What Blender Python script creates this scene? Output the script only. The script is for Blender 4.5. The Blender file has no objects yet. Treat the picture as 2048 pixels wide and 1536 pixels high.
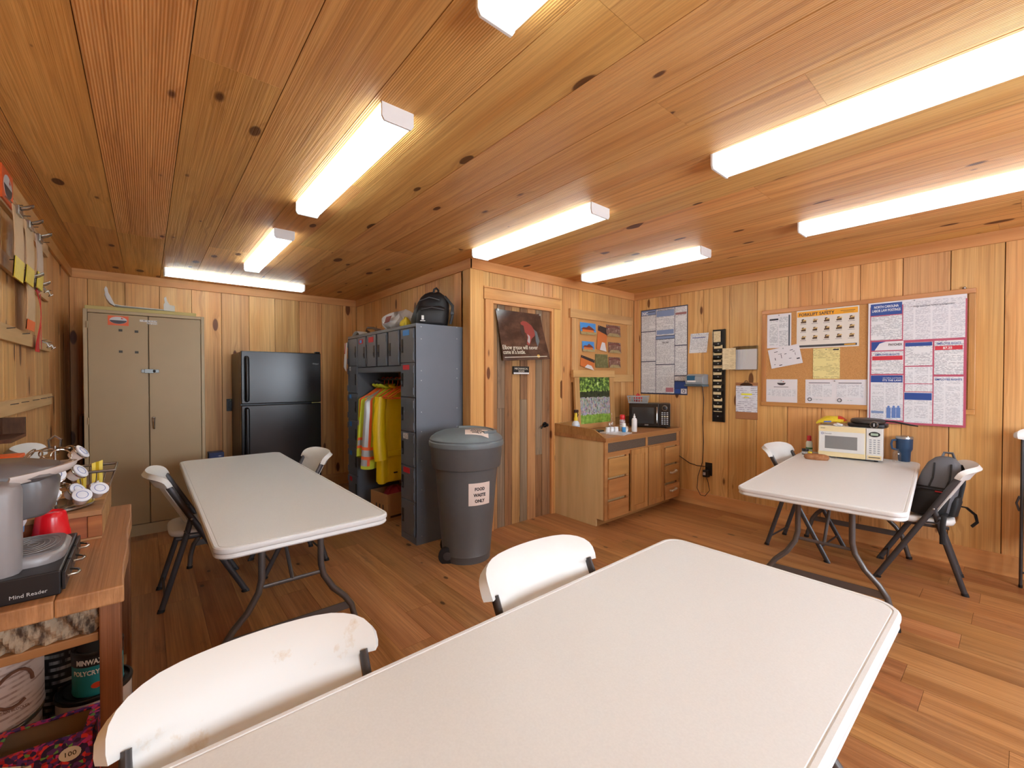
import bpy, bmesh, math, random
from mathutils import Vector, Matrix
random.seed(7)
R = math.radians
SC = bpy.context.scene
COL = SC.collection

# ---------------------------------------------------------------- camera
cam_d = bpy.data.cameras.new('camera')
cam_d.sensor_width = 36.0
cam_d.lens = 863.56 / 2048 * 36
cam_d.clip_start = 0.02
cam = bpy.data.objects.new('camera', cam_d)
COL.objects.link(cam)
cam.location = (0, 0, 1.38)
cam.rotation_euler = (R(90 - 0.792), R(0.028), R(-40.246))
SC.camera = cam

# ---------------------------------------------------------------- world, exposure
SC.view_settings.view_transform = 'Standard'
SC.view_settings.look = 'None'
SC.view_settings.gamma = 1
SC.view_settings.use_curve_mapping = False
SC.view_settings.exposure = EXPOSURE = 0.42
TUBE_WARM, TUBE_COOL = 15.0, 12.0          # strength of the fluorescent tubes
world = bpy.data.worlds.new('world')
SC.world = world
world.use_nodes = True
_bg = world.node_tree.nodes['Background']
_bg.inputs[0].default_value = (0.80, 0.90, 1.0, 1)
_bg.inputs[1].default_value = 3.0
# daylight entering through the two windows behind the camera
DAY = 52.0
for _x in (0.9, 3.0):
    _l = bpy.data.lights.new('window_daylight', 'AREA'); _l.shape = 'RECTANGLE'; _l.size = 1.15; _l.size_y = 1.05
    _l.energy = DAY; _l.color = (.86, .94, 1.0)
    _o = bpy.data.objects.new('window_daylight', _l); COL.objects.link(_o)
    _o.location = (_x, -1.83, 1.5); _o.rotation_euler = (R(-90), 0, R(180))
CY = SC.cycles
CY.max_bounces = 6; CY.diffuse_bounces = 4; CY.glossy_bounces = 3; CY.transmission_bounces = 4; CY.transparent_max_bounces = 8
CY.caustics_reflective = False; CY.caustics_refractive = False
CY.use_light_tree = False
CY.use_adaptive_sampling = True; CY.adaptive_threshold = 0.03

# ---------------------------------------------------------------- room measures (metres)
XL, XK, XR = -0.54, 2.132, 4.539           # left wall, locker wall, right wall
YB, YD, YF = 5.703, 3.064, -1.7            # back wall, door wall, wall behind the camera
ZC = 2.421

# ================================================================ materials
MATS = {}
def new_mat(name):
    m = bpy.data.materials.new(name); m.use_nodes = True
    nt = m.node_tree; nt.nodes.clear()
    out = nt.nodes.new('ShaderNodeOutputMaterial')
    return m, nt, out
def node(nt, kind, **kw):
    n = nt.nodes.new('ShaderNode' + kind)
    for k, v in kw.items():
        if k.startswith('_'):
            setattr(n, k[1:], v)
    return n
def setin(nt, n, key, v):
    s = n.inputs[key]
    if hasattr(v, 'links') or isinstance(v, bpy.types.NodeSocket):
        nt.links.new(v, s)
    else:
        s.default_value = v
def math_(nt, op, a, b=None, c=None, clamp=False):
    n = nt.nodes.new('ShaderNodeMath'); n.operation = op; n.use_clamp = clamp
    setin(nt, n, 0, a)
    if b is not None: setin(nt, n, 1, b)
    if c is not None: setin(nt, n, 2, c)
    return n.outputs[0]
def mixc(nt, fac, a, b, mode='MIX'):
    n = nt.nodes.new('ShaderNodeMix'); n.data_type = 'RGBA'; n.blend_type = mode
    setin(nt, n, 0, fac); setin(nt, n, 6, a); setin(nt, n, 7, b)
    return n.outputs[2]
def rgba(c): return (c[0], c[1], c[2], 1)
def srgb(r, g, b):
    f = lambda v: (v / 255 / 12.92) if v / 255 <= .04045 else ((v / 255 + .055) / 1.055) ** 2.4
    return (f(r), f(g), f(b))
def bsdf(nt, out, color, rough=.5, metal=0., normal=None, spec=.5, coat=0.):
    b = nt.nodes.new('ShaderNodeBsdfPrincipled')
    setin(nt, b, 'Base Color', color if isinstance(color, bpy.types.NodeSocket) else rgba(color))
    setin(nt, b, 'Roughness', rough); setin(nt, b, 'Metallic', metal)
    b.inputs['Specular IOR Level'].default_value = spec
    b.inputs['Coat Weight'].default_value = coat
    if normal is not None: nt.links.new(normal, b.inputs['Normal'])
    nt.links.new(b.outputs[0], out.inputs[0])
    return b
def flat(name, color, rough=.5, metal=0., spec=.5, speck=0., scale=40, coat=0., bump=0.):
    """plain paint, plastic or metal with a faint procedural mottling"""
    if name in MATS: return MATS[name]
    m, nt, out = new_mat(name)
    tc = node(nt, 'TexCoord'); nz = node(nt, 'TexNoise')
    nt.links.new(tc.outputs['Object'], nz.inputs['Vector'])
    nz.inputs['Scale'].default_value = scale; nz.inputs['Detail'].default_value = 4
    k = max(speck, .03)
    f = math_(nt, 'MULTIPLY_ADD', nz.outputs[0], 2 * k, 1 - k)
    col = mixc(nt, 1.0, rgba(color), (1, 1, 1, 1), 'MULTIPLY')
    v = node(nt, 'VectorMath', _operation='SCALE')
    nt.links.new(col, v.inputs[0]); nt.links.new(f, v.inputs['Scale'])
    nrm = None
    if bump:
        b = node(nt, 'Bump'); b.inputs['Strength'].default_value = bump; b.inputs['Distance'].default_value = .002
        nt.links.new(nz.outputs[0], b.inputs['Height']); nrm = b.outputs[0]
    bsdf(nt, out, v.outputs[0], rough, metal, nrm, spec, coat)
    MATS[name] = m
    return m
def emit(name, color, strength):
    m, nt, out = new_mat(name)
    e = node(nt, 'Emission'); e.inputs[0].default_value = rgba(color); e.inputs[1].default_value = strength
    nt.links.new(e.outputs[0], out.inputs[0])
    return m
def clear(name, color=(1, 1, 1), rough=.05, mix=.10, trans=None):
    """thin clear plastic: transparent with a glossy sheen (or a milky translucent share)"""
    m, nt, out = new_mat(name)
    t = node(nt, 'BsdfTransparent'); t.inputs[0].default_value = rgba(color)
    if trans: g = node(nt, 'BsdfTranslucent'); g.inputs[0].default_value = rgba(trans)
    else:
        g = node(nt, 'BsdfGlossy'); g.inputs['Roughness'].default_value = rough
    x = node(nt, 'MixShader'); x.inputs[0].default_value = mix
    nt.links.new(t.outputs[0], x.inputs[1]); nt.links.new(g.outputs[0], x.inputs[2])
    nt.links.new(x.outputs[0], out.inputs[0])
    return m

def wood(name, c1, c2, dark, axis='Z', rough=.45, tone=.15, knots=1.0, groove=0., bump=.12, fine=.35, gs=9.0, stain=0., kz=.42, spec=.4, streak=.5):
    """sawn pine or oak: grain, fine lines, knots, per-board tone; the grain runs along the given local axis"""
    if name in MATS: return MATS[name]
    m, nt, out = new_mat(name)
    tc = node(nt, 'TexCoord'); oi = node(nt, 'ObjectInfo'); sp = node(nt, 'SeparateXYZ')
    rnd = oi.outputs['Random']
    nt.links.new(tc.outputs['Object'], sp.inputs[0])
    x, y, z = sp.outputs
    if axis == 'X': a, b, l = y, z, x
    elif axis == 'Y': a, b, l = x, z, y
    else: a, b, l = x, y, z
    l = math_(nt, 'MULTIPLY_ADD', rnd, 61.0, l)
    b = math_(nt, 'MULTIPLY_ADD', rnd, 17.0, b)
    a0 = math_(nt, 'MULTIPLY_ADD', rnd, 7.0, a)
    # knots
    cv = node(nt, 'CombineXYZ')
    setin(nt, cv, 0, math_(nt, 'MULTIPLY', a0, 1 / .15)); setin(nt, cv, 1, math_(nt, 'MULTIPLY', b, .5)); setin(nt, cv, 2, math_(nt, 'MULTIPLY', l, 1 / kz))
    vo = node(nt, 'TexVoronoi'); vo.inputs['Scale'].default_value = 1; vo.inputs['Randomness'].default_value = .95
    nt.links.new(cv.outputs[0], vo.inputs['Vector'])
    d = vo.outputs['Distance']
    sc = node(nt, 'SeparateColor'); nt.links.new(vo.outputs['Color'], sc.inputs[0])
    size = math_(nt, 'MULTIPLY', math_(nt, 'POWER', sc.outputs[0], 1.7), .25 * knots)
    kn = math_(nt, 'DIVIDE', math_(nt, 'SUBTRACT', size, d), .03, clamp=True)
    halo = math_(nt, 'MULTIPLY', math_(nt, 'SUBTRACT', 1.0, math_(nt, 'MULTIPLY', d, 2.6), clamp=True), math_(nt, 'MULTIPLY', size, 5.0), clamp=True)
    warp = math_(nt, 'MULTIPLY', halo, .05)
    aw = math_(nt, 'ADD', a0, warp)
    # broad grain
    gv = node(nt, 'CombineXYZ')
    setin(nt, gv, 0, math_(nt, 'MULTIPLY', aw, gs)); setin(nt, gv, 1, math_(nt, 'MULTIPLY', b, gs)); setin(nt, gv, 2, math_(nt, 'MULTIPLY', l, gs * .06))
    n1 = node(nt, 'TexNoise'); n1.inputs['Scale'].default_value = 1; n1.inputs['Detail'].default_value = 5; n1.inputs['Roughness'].default_value = .6
    nt.links.new(gv.outputs[0], n1.inputs['Vector'])
    g1 = math_(nt, 'MULTIPLY_ADD', n1.outputs[0], 2.4, -.7, clamp=True)
    # fine lines
    fv = node(nt, 'CombineXYZ')
    setin(nt, fv, 0, math_(nt, 'MULTIPLY', a0, 150.0)); setin(nt, fv, 1, math_(nt, 'MULTIPLY', b, 20.0)); setin(nt, fv, 2, math_(nt, 'MULTIPLY', l, 2.2))
    n2 = node(nt, 'TexNoise'); n2.inputs['Scale'].default_value = 1; n2.inputs['Detail'].default_value = 2
    nt.links.new(fv.outputs[0], n2.inputs['Vector'])
    g2 = math_(nt, 'MULTIPLY_ADD', n2.outputs[0], 3.0, -1.0, clamp=True)
    col = mixc(nt, g1, rgba(c1), rgba(c2))
    col = mixc(nt, math_(nt, 'MULTIPLY', g2, fine), col, rgba([v * .62 for v in c2]))
    tv = node(nt, 'CombineXYZ')
    setin(nt, tv, 0, math_(nt, 'MULTIPLY', aw, 42.0)); setin(nt, tv, 1, math_(nt, 'MULTIPLY', b, 9.0)); setin(nt, tv, 2, math_(nt, 'MULTIPLY', l, .8))
    n4 = node(nt, 'TexNoise'); n4.inputs['Scale'].default_value = 1; n4.inputs['Detail'].default_value = 3
    nt.links.new(tv.outputs[0], n4.inputs['Vector'])
    col = mixc(nt, math_(nt, 'MULTIPLY', math_(nt, 'MULTIPLY_ADD', n4.outputs[0], 4.5, -2.2, clamp=True), streak), col, rgba([v * .66 for v in c2]))
    col = mixc(nt, math_(nt, 'MULTIPLY', halo, .45), col, rgba([v * .6 for v in c2]))
    col = mixc(nt, math_(nt, 'MULTIPLY', kn, .9), col, rgba(dark))
    if stain:
        sv = node(nt, 'CombineXYZ')
        setin(nt, sv, 0, math_(nt, 'MULTIPLY', a0, 9.0)); setin(nt, sv, 1, b); setin(nt, sv, 2, math_(nt, 'MULTIPLY', l, 2.0))
        n3 = node(nt, 'TexNoise'); n3.inputs['Scale'].default_value = 1; n3.inputs['Detail'].default_value = 6; n3.inputs['Roughness'].default_value = .7
        nt.links.new(sv.outputs[0], n3.inputs['Vector'])
        s = math_(nt, 'MULTIPLY', math_(nt, 'MULTIPLY_ADD', n3.outputs[0], 5.0, -2.9, clamp=True), stain)
        col = mixc(nt, s, col, rgba(dark))
    hs = node(nt, 'HueSaturation')
    nt.links.new(col, hs.inputs['Color'])
    setin(nt, hs, 'Value', math_(nt, 'MULTIPLY_ADD', rnd, 2 * tone, 1 - tone))
    r2 = math_(nt, 'FRACT', math_(nt, 'MULTIPLY', rnd, 13.7))
    setin(nt, hs, 'Hue', math_(nt, 'MULTIPLY_ADD', r2, .012, .494))
    h = math_(nt, 'MULTIPLY', g2, .5)
    if groove:
        w = math_(nt, 'SINE', math_(nt, 'MULTIPLY', a0, 2 * math.pi / .0085))
        r3 = math_(nt, 'GREATER_THAN', math_(nt, 'FRACT', math_(nt, 'MULTIPLY', rnd, 5.3)), .42)
        h = math_(nt, 'ADD', h, math_(nt, 'MULTIPLY', math_(nt, 'MULTIPLY', w, r3), groove))
    bp = node(nt, 'Bump'); bp.inputs['Strength'].default_value = bump; bp.inputs['Distance'].default_value = .004
    nt.links.new(h, bp.inputs['Height'])
    bsdf(nt, out, hs.outputs[0], rough, 0, bp.outputs[0], spec)
    MATS[name] = m
    return m

def printed(name, bg=(.82, .83, .84), ink=(.25, .26, .30), pitch=.009, fill=.5, cols=0., rough=.5, word=90.):
    """a sheet of running text: broken lines of ink, laid in the sheet's own x and z"""
    if name in MATS: return MATS[name]
    m, nt, out = new_mat(name)
    tc = node(nt, 'TexCoord'); sp = node(nt, 'SeparateXYZ'); oi = node(nt, 'ObjectInfo')
    nt.links.new(tc.outputs['Object'], sp.inputs[0])
    x, _, z = sp.outputs
    q = math_(nt, 'DIVIDE', z, pitch)
    row = math_(nt, 'FLOOR', q); fr = math_(nt, 'FRACT', q)
    line = math_(nt, 'LESS_THAN', math_(nt, 'ABSOLUTE', math_(nt, 'SUBTRACT', fr, .5)), fill * .5)
    cv = node(nt, 'CombineXYZ')
    setin(nt, cv, 0, math_(nt, 'MULTIPLY', x, word)); setin(nt, cv, 1, math_(nt, 'MULTIPLY', row, 7.31)); setin(nt, cv, 2, math_(nt, 'MULTIPLY', oi.outputs['Random'], 90))
    nz = node(nt, 'TexNoise'); nz.inputs['Scale'].default_value = 1; nz.inputs['Detail'].default_value = 3
    nt.links.new(cv.outputs[0], nz.inputs['Vector'])
    w = math_(nt, 'MULTIPLY', line, math_(nt, 'MULTIPLY_ADD', nz.outputs[0], 6, -2.4, clamp=True))
    # paragraphs: some rows stay blank
    pv = node(nt, 'CombineXYZ'); setin(nt, pv, 1, math_(nt, 'MULTIPLY', row, .31)); setin(nt, pv, 2, math_(nt, 'MULTIPLY', oi.outputs['Random'], 50))
    setin(nt, pv, 0, math_(nt, 'FLOOR', math_(nt, 'DIVIDE', x, .09)))
    pz = node(nt, 'TexNoise'); pz.inputs['Scale'].default_value = 1
    nt.links.new(pv.outputs[0], pz.inputs['Vector'])
    w = math_(nt, 'MULTIPLY', w, math_(nt, 'GREATER_THAN', pz.outputs[0], .40))
    if cols:
        cx = math_(nt, 'FRACT', math_(nt, 'DIVIDE', x, cols))
        w = math_(nt, 'MULTIPLY', w, math_(nt, 'LESS_THAN', math_(nt, 'ABSOLUTE', math_(nt, 'SUBTRACT', cx, .5)), .44))
    col = mixc(nt, math_(nt, 'MULTIPLY', w, .75), rgba(bg), rgba(ink))
    bsdf(nt, out, col, rough, 0, None, .3)
    MATS[name] = m
    return m

def ramp_noise(name, stops, scale=8., detail=5, rough=.5, stretch=(1, 1, 1), bump=0., kind='noise', spec=.4):
    """a mottled surface: noise or cells through a colour ramp"""
    if name in MATS: return MATS[name]
    m, nt, out = new_mat(name)
    tc = node(nt, 'TexCoord'); mp = node(nt, 'Mapping')
    nt.links.new(tc.outputs['Object'], mp.inputs[0]); mp.inputs['Scale'].default_value = stretch
    if kind == 'noise':
        nz = node(nt, 'TexNoise'); nz.inputs['Detail'].default_value = detail; nz.inputs['Roughness'].default_value = .62; f = nz.outputs[0]
    else:
        nz = node(nt, 'TexVoronoi'); sc = node(nt, 'SeparateColor'); nt.links.new(nz.outputs['Color'], sc.inputs[0]); f = sc.outputs[0]
    nz.inputs['Scale'].default_value = scale
    nt.links.new(mp.outputs[0], nz.inputs['Vector'])
    cr = node(nt, 'ValToRGB'); el = cr.color_ramp.elements
    if kind != 'noise': cr.color_ramp.interpolation = 'CONSTANT'
    while len(el) < len(stops): el.new(.5)
    for e, (p, c) in zip(el, stops): e.position = p; e.color = rgba(c)
    nt.links.new(f, cr.inputs[0])
    nrm = None
    if bump:
        b = node(nt, 'Bump'); b.inputs['Strength'].default_value = bump; b.inputs['Distance'].default_value = .01
        nt.links.new(f, b.inputs['Height']); nrm = b.outputs[0]
    bsdf(nt, out, cr.outputs[0], rough, 0, nrm, spec)
    MATS[name] = m
    return m

# ================================================================ mesh building
class MB:
    def __init__(s): s.v = []; s.f = []; s.m = []
    def add(s, vs, fs, mi=0):
        o = len(s.v); s.v.extend(tuple(p) for p in vs)
        for f in fs: s.f.append(tuple(i + o for i in f)); s.m.append(mi)
        return s
    def box(s, x0, x1, y0, y1, z0, z1, mi=0):
        vs = [(x0, y0, z0), (x1, y0, z0), (x1, y1, z0), (x0, y1, z0), (x0, y0, z1), (x1, y0, z1), (x1, y1, z1), (x0, y1, z1)]
        return s.add(vs, [(0, 3, 2, 1), (4, 5, 6, 7), (0, 1, 5, 4), (1, 2, 6, 5), (2, 3, 7, 6), (3, 0, 4, 7)], mi)
    def rings(s, rings, closed=True, cap=True, mi=0):
        """loft: a list of rings with the same number of points"""
        n = len(rings[0]); vs = [p for r in rings for p in r]; fs = []
        for i in range(len(rings) - 1):
            for j in range(n if closed else n - 1):
                k = (j + 1) % n
                fs.append((i * n + j, i * n + k, (i + 1) * n + k, (i + 1) * n + j))
        if cap and closed:
            fs.append(tuple(reversed(range(n)))); b = (len(rings) - 1) * n
            fs.append(tuple(range(b, b + n)))
        if callable(mi):
            o = len(s.v); s.v.extend(tuple(p) for p in vs)
            for q, f in enumerate(fs):
                s.f.append(tuple(i + o for i in f)); s.m.append(mi(q // n, q % n))
            return s
        return s.add(vs, fs, mi)
    def tube(s, pts, r, n=8, mi=0, flat=None, cap=True, closed=False):
        """a round (or flattened) bar along a polyline"""
        P = [Vector(p) for p in pts]; rs = r if isinstance(r, (list, tuple)) else [r] * len(P)
        rings = []; prev = None
        for i, p in enumerate(P):
            if closed: d = (P[(i + 1) % len(P)] - P[i - 1])
            else: d = (P[min(i + 1, len(P) - 1)] - P[max(i - 1, 0)])
            d.normalize()
            if prev is None:
                up = Vector((0, 0, 1)) if abs(d.z) < .9 else Vector((1, 0, 0))
                if flat is not None: up = Vector(flat[2])
                u = (up - d * up.dot(d)).normalized()
            else:
                u = (prev - d * prev.dot(d)).normalized()
            prev = u; w = d.cross(u)
            fu, fw = (flat[0], flat[1]) if flat is not None else (1, 1)
            rings.append([p + (u * fu * math.cos(2 * math.pi * k / n) + w * fw * math.sin(2 * math.pi * k / n)) * rs[i] for k in range(n)])
        if closed:
            rings.append(rings[0]); cap = False
        return s.rings(rings, True, cap, mi)
    def lathe(s, prof, n=20, c=(0, 0, 0), sx=1., sy=1., mi=0, cap=True, a0=0.):
        rings = [[(c[0] + r * sx * math.cos(2 * math.pi * k / n + a0), c[1] + r * sy * math.sin(2 * math.pi * k / n + a0), c[2] + z) for k in range(n)] for r, z in prof]
        return s.rings(rings, True, cap, mi)
    def prism(s, poly, y0, y1, mi=0, plane='XZ'):
        """an outline given in x,z (or x,y / y,z) with thickness along the third axis"""
        P = {'XZ': lambda a, b, t: (a, t, b), 'XY': lambda a, b, t: (a, b, t), 'YZ': lambda a, b, t: (t, a, b)}[plane]
        n = len(poly)
        vs = [P(a, b, y0) for a, b in poly] + [P(a, b, y1) for a, b in poly]
        fs = [tuple(range(n)), tuple(reversed(range(n, 2 * n)))] + [(i, i + n, (i + 1) % n + n, (i + 1) % n) for i in range(n)]
        return s.add(vs, fs, mi)
    def grid(s, nu, nv, fn, mi=0, flip=False):
        vs = [fn(i / nu, j / nv) for j in range(nv + 1) for i in range(nu + 1)]
        fs = []
        for j in range(nv):
            for i in range(nu):
                a = j * (nu + 1) + i; q = (a, a + 1, a + nu + 2, a + nu + 1)
                fs.append(tuple(reversed(q)) if flip else q)
        return s.add(vs, fs, mi)
    def sheet(s, nu, nv, fn, t=.002, mi=0):
        """a thin curved sheet with thickness t along its normal"""
        P = [[Vector(fn(i / nu, j / nv)) for i in range(nu + 1)] for j in range(nv + 1)]
        def nrm(i, j):
            a = P[j][min(i + 1, nu)] - P[j][max(i - 1, 0)]; b = P[min(j + 1, nv)][i] - P[max(j - 1, 0)][i]
            return a.cross(b).normalized()
        tt = t if callable(t) else (lambda u, v: t)
        A = [P[j][i] for j in range(nv + 1) for i in range(nu + 1)]
        B = [P[j][i] - nrm(i, j) * tt(i / nu, j / nv) for j in range(nv + 1) for i in range(nu + 1)]
        N = len(A); w = nu + 1; fs = []
        for j in range(nv):
            for i in range(nu):
                a = j * w + i
                fs.append((a, a + 1, a + w + 1, a + w)); fs.append((N + a + w, N + a + w + 1, N + a + 1, N + a))
        edge = [i for i in range(nu)] + [j * w + nu for j in range(nv)] + [nv * w + i for i in range(nu, 0, -1)] + [j * w for j in range(nv, 0, -1)]
        for k in range(len(edge)):
            a, b = edge[k], edge[(k + 1) % len(edge)]
            fs.append((b, a, N + a, N + b))
        return s.add(A + B, fs, mi)
    def ball(s, c, rx, ry=None, rz=None, n=12, m=8, mi=0):
        ry = ry or rx; rz = rz or rx
        rings = []
        for i in range(m + 1):
            t = math.pi * i / m; q = max(math.sin(t), .02)
            rings.append([(c[0] + rx * q * math.cos(2 * math.pi * k / n), c[1] + ry * q * math.sin(2 * math.pi * k / n), c[2] - rz * math.cos(t)) for k in range(n)])
        return s.rings(rings, True, True, mi)
    def xf(s, mat, start=0):
        for i in range(start, len(s.v)): s.v[i] = tuple(mat @ Vector(s.v[i]))
        return s
    def build(s, name, mat, parent=None, smooth=False, bevel=0., seg=2, loc=None, rot=None):
        me = bpy.data.meshes.new(name); me.from_pydata(s.v, [], s.f)
        mats = mat if isinstance(mat, (list, tuple)) else [mat]
        for m in mats: me.materials.append(m)
        if len(mats) > 1: me.polygons.foreach_set('material_index', s.m)
        bm = bmesh.new(); bm.from_mesh(me); bmesh.ops.recalc_face_normals(bm, faces=bm.faces); bm.to_mesh(me); bm.free()
        if smooth:
            me.shade_smooth(); me.set_sharp_from_angle(angle=R(smooth if smooth is not True else 40))
        me.update()
        return link(name, me, parent, bevel, seg, loc, rot)
def link(name, me, parent=None, bevel=0., seg=2, loc=None, rot=None):
    o = bpy.data.objects.new(name, me); COL.objects.link(o)
    if parent is not None: o.parent = parent
    if loc is not None: o.location = loc
    if rot is not None: o.rotation_euler = rot
    if bevel:
        b = o.modifiers.new('bevel', 'BEVEL'); b.width = bevel; b.segments = seg; b.limit_method = 'ANGLE'; b.angle_limit = R(40)
    return o
def tag(o, label, cat, group=None):
    o['label'] = label; o['category'] = cat
    if group: o['group'] = group
    return o
def thing(name, label, cat, loc=(0, 0, 0), rz=0., group=None):
    o = bpy.data.objects.new(name, None); COL.objects.link(o)
    o.location = loc; o.rotation_euler = (0, 0, R(rz)); o.empty_display_size = .05
    return tag(o, label, cat, group)
def struct(o): o['kind'] = 'structure'; return o
def copy_tree(o, parent=None):
    c = o.copy(); COL.objects.link(c); c.parent = parent
    for ch in list(o.children): copy_tree(ch, c)
    return c
def text(name, body, size, x, z, y, mat, parent, width=None, align='LEFT', bold=0., depth=.0004, rot=0.):
    """raised lettering lying in the parent's x,z plane, read from the -y side"""
    cu = bpy.data.curves.new(name, 'FONT'); cu.body = body; cu.size = size; cu.align_x = align; cu.extrude = depth; cu.offset = bold; cu.resolution_u = 2
    tmp = bpy.data.objects.new(name, cu); COL.objects.link(tmp)
    dg = bpy.context.evaluated_depsgraph_get()
    me = bpy.data.meshes.new_from_object(tmp.evaluated_get(dg))
    bpy.data.objects.remove(tmp)
    me.materials.clear(); me.materials.append(mat); me.name = name
    if width and len(me.vertices):
        xs = [v.co.x for v in me.vertices]; w = max(xs) - min(xs)
        if w > 0:
            k = width / w
            for v in me.vertices: v.co.x *= k
    return link(name, me, parent, loc=(x, y, z), rot=(R(90), R(rot), 0))

# ================================================================ the setting
PINE1, PINE2, KNOT = srgb(236, 188, 126), srgb(212, 148, 84), srgb(96, 48, 20)
m_wall = wood('pine_wall', PINE1, PINE2, KNOT, rough=.42, tone=.12, knots=1.0, fine=.35, streak=.7)
m_ceil = wood('pine_ceiling', srgb(236, 184, 114), srgb(214, 150, 82), srgb(84, 42, 18), rough=.55, spec=.3, tone=.10, knots=1.0, groove=.6, bump=.35, fine=.35, kz=.33, streak=.75)
m_trim = wood('pine_trim', srgb(230, 176, 114), srgb(206, 140, 78), KNOT, axis='X', rough=.42, tone=.06, knots=.9, fine=.25)
m_trimz = wood('pine_casing', srgb(234, 182, 116), srgb(210, 144, 78), KNOT, axis='Z', rough=.42, tone=.06, knots=.9, fine=.25)
m_floor = wood('oak_laminate', srgb(204, 148, 96), srgb(162, 104, 58), srgb(70, 44, 28), rough=.34, tone=.13, knots=.6, stain=.75, bump=.06, fine=.5, gs=14, kz=.3, spec=.45)
m_back = flat('dark_gap', srgb(60, 34, 18), .8)

BOARD = {}
def board(name, w, l, t, mat, parent, loc, rot=(0, 0, 0), gap=.0015, ch=.0022):
    """one sawn board: width along x, face towards -y, length along z"""
    key = (round(w, 3), round(l, 3), t, mat.name)
    if key not in BOARD:
        h = w / 2 - gap
        sec = [(-h, t), (-h, ch), (-h + ch, 0), (h - ch, 0), (h, ch), (h, t)]
        b = MB(); b.rings([[(x, y, 0) for x, y in sec], [(x, y, l) for x, y in sec]])
        o = b.build(name, mat); BOARD[key] = o.data
        o.parent = parent; o.location = loc; o.rotation_euler = rot
        return o
    return link(name, BOARD[key], parent, loc=loc, rot=rot)

def wall(name, loc, rz, length, seams, z0=0., z1=ZC, top_only=None, depth=.022, e0=.12, e1=.12):
    """a wall of vertical boards on a dark backing; local x runs to the right as seen from the room"""
    b = MB(); b.box(-e0, length + e1, depth, depth + .09, z0 - .02, z1 + .02)
    w = struct(b.build(name, m_back)); w.location = loc; w.rotation_euler = (0, 0, R(rz))
    xs = [0.] + sorted(s for s in seams if .02 < s < length - .02) + [length]
    for a, c in zip(xs, xs[1:]):
        lo = z0
        if top_only and a >= top_only[0] - .01 and c <= top_only[1] + .01: lo = top_only[2]
        board('board', c - a, z1 - lo, .02, m_wall, w, ((a + c) / 2, 0, lo))
    return w
P = .2635
# back wall (local x = world x + .54)
wall('wall_back', (XL, YB, 0), 0, XK - XL, [(-.418 + P * k) - XL for k in range(12)])
# left wall: local x = world y
wall('wall_left', (XL, YF, 0), 90, YB - YF, [3.26 + .261 * k - YF for k in range(-20, 10)])
# locker wall, facing -x: local x = YB - y
wall('wall_recess', (XK, YB, 0), -90, YB - YD, [YB - (3.341 + .2625 * k) for k in range(10)], e1=0)
# door wall
DX0, DX1, DZ = 2.362, 3.104, 2.045
wd = wall('wall_door', (XK, YD, 0), 0, XR - XK, [x - XK for x in (2.25, DX0 - .03, 2.50, 2.755, 3.007, DX1 + .03, 3.273, 3.53, 3.79, 4.047, 4.286)], top_only=(DX0 - .03 - XK, DX1 + .03 - XK, DZ + .02), depth=.055, e0=0)
# right wall, facing -x: local x = YD - y
wall('wall_right', (XR, YD, 0), -90, YD - YF, [YD - (.084 + .2645 * k) for k in range(-7, 12)])
# wall behind the camera with two windows
b = MB()
WX = [(0.3, 1.5), (2.4, 3.6)]
W0, W1 = .95, 2.05
b.box(XL, XR, YF - .1, YF, 0, W0); b.box(XL, XR, YF - .1, YF, W1, ZC)
xs = [XL] + [v for p in WX for v in p] + [XR]
for i in range(0, len(xs), 2): b.box(xs[i], xs[i + 1], YF - .1, YF, W0, W1)
struct(b.build('wall_rear', wood('pine_rear', PINE1, PINE2, KNOT, rough=.45)))
m_glass = clear('window_glass', (.97, .98, 1), .02, .06)
m_white = flat('white_paint', (.78, .78, .77), .4)
for k, (a, c) in enumerate(WX):
    b = MB(); b.box(a, c, YF - .08, YF - .02, W0, W0 + .04); b.box(a, c, YF - .08, YF - .02, W1 - .04, W1)
    b.box(a, a + .04, YF - .08, YF - .02, W0, W1); b.box(c - .04, c, YF - .08, YF - .02, W0, W1)
    b.box((a + c) / 2 - .02, (a + c) / 2 + .02, YF - .07, YF - .03, W0, W1)
    wdw = struct(b.build('window_%d' % (k + 1), m_white))
    MB().box(a + .03, c - .03, YF - .055, YF - .05, W0 + .03, W1 - .03).build('pane', m_glass, wdw)

# ceiling: slab and boards (board length along world y, face down)
cs = struct(MB().box(XL - .1, XR + .1, YF - .1, YB + .1, ZC + .02, ZC + .1).build('ceiling', m_back))
xs = [XL] + [-.412 + .2635 * k for k in range(19)] + [XR]
random.seed(11)
for r, (a, c) in enumerate(zip(xs, xs[1:])):
    fixed = {0: [2.95], 1: [4.05], 3: [1.70], 5: [2.30], 6: [.75, 3.6]}.get(r)
    ys = [YF]
    if fixed: ys += fixed
    else:
        y = YF + random.uniform(1.2, 3.4)
        while y < YB - .7: ys.append(y); y += random.choice((2.4, 3.0, 3.6))
    ys.append(YB)
    for p, q in zip(ys, ys[1:]):
        if (a + c) / 2 > XK + .05 and p > YD: continue
        # local z -> world +y ; local -y -> world -z
        board('board', c - a, q - p - .001, .02, m_ceil, cs, ((a + c) / 2, p, ZC), (R(-90), 0, 0))

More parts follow.
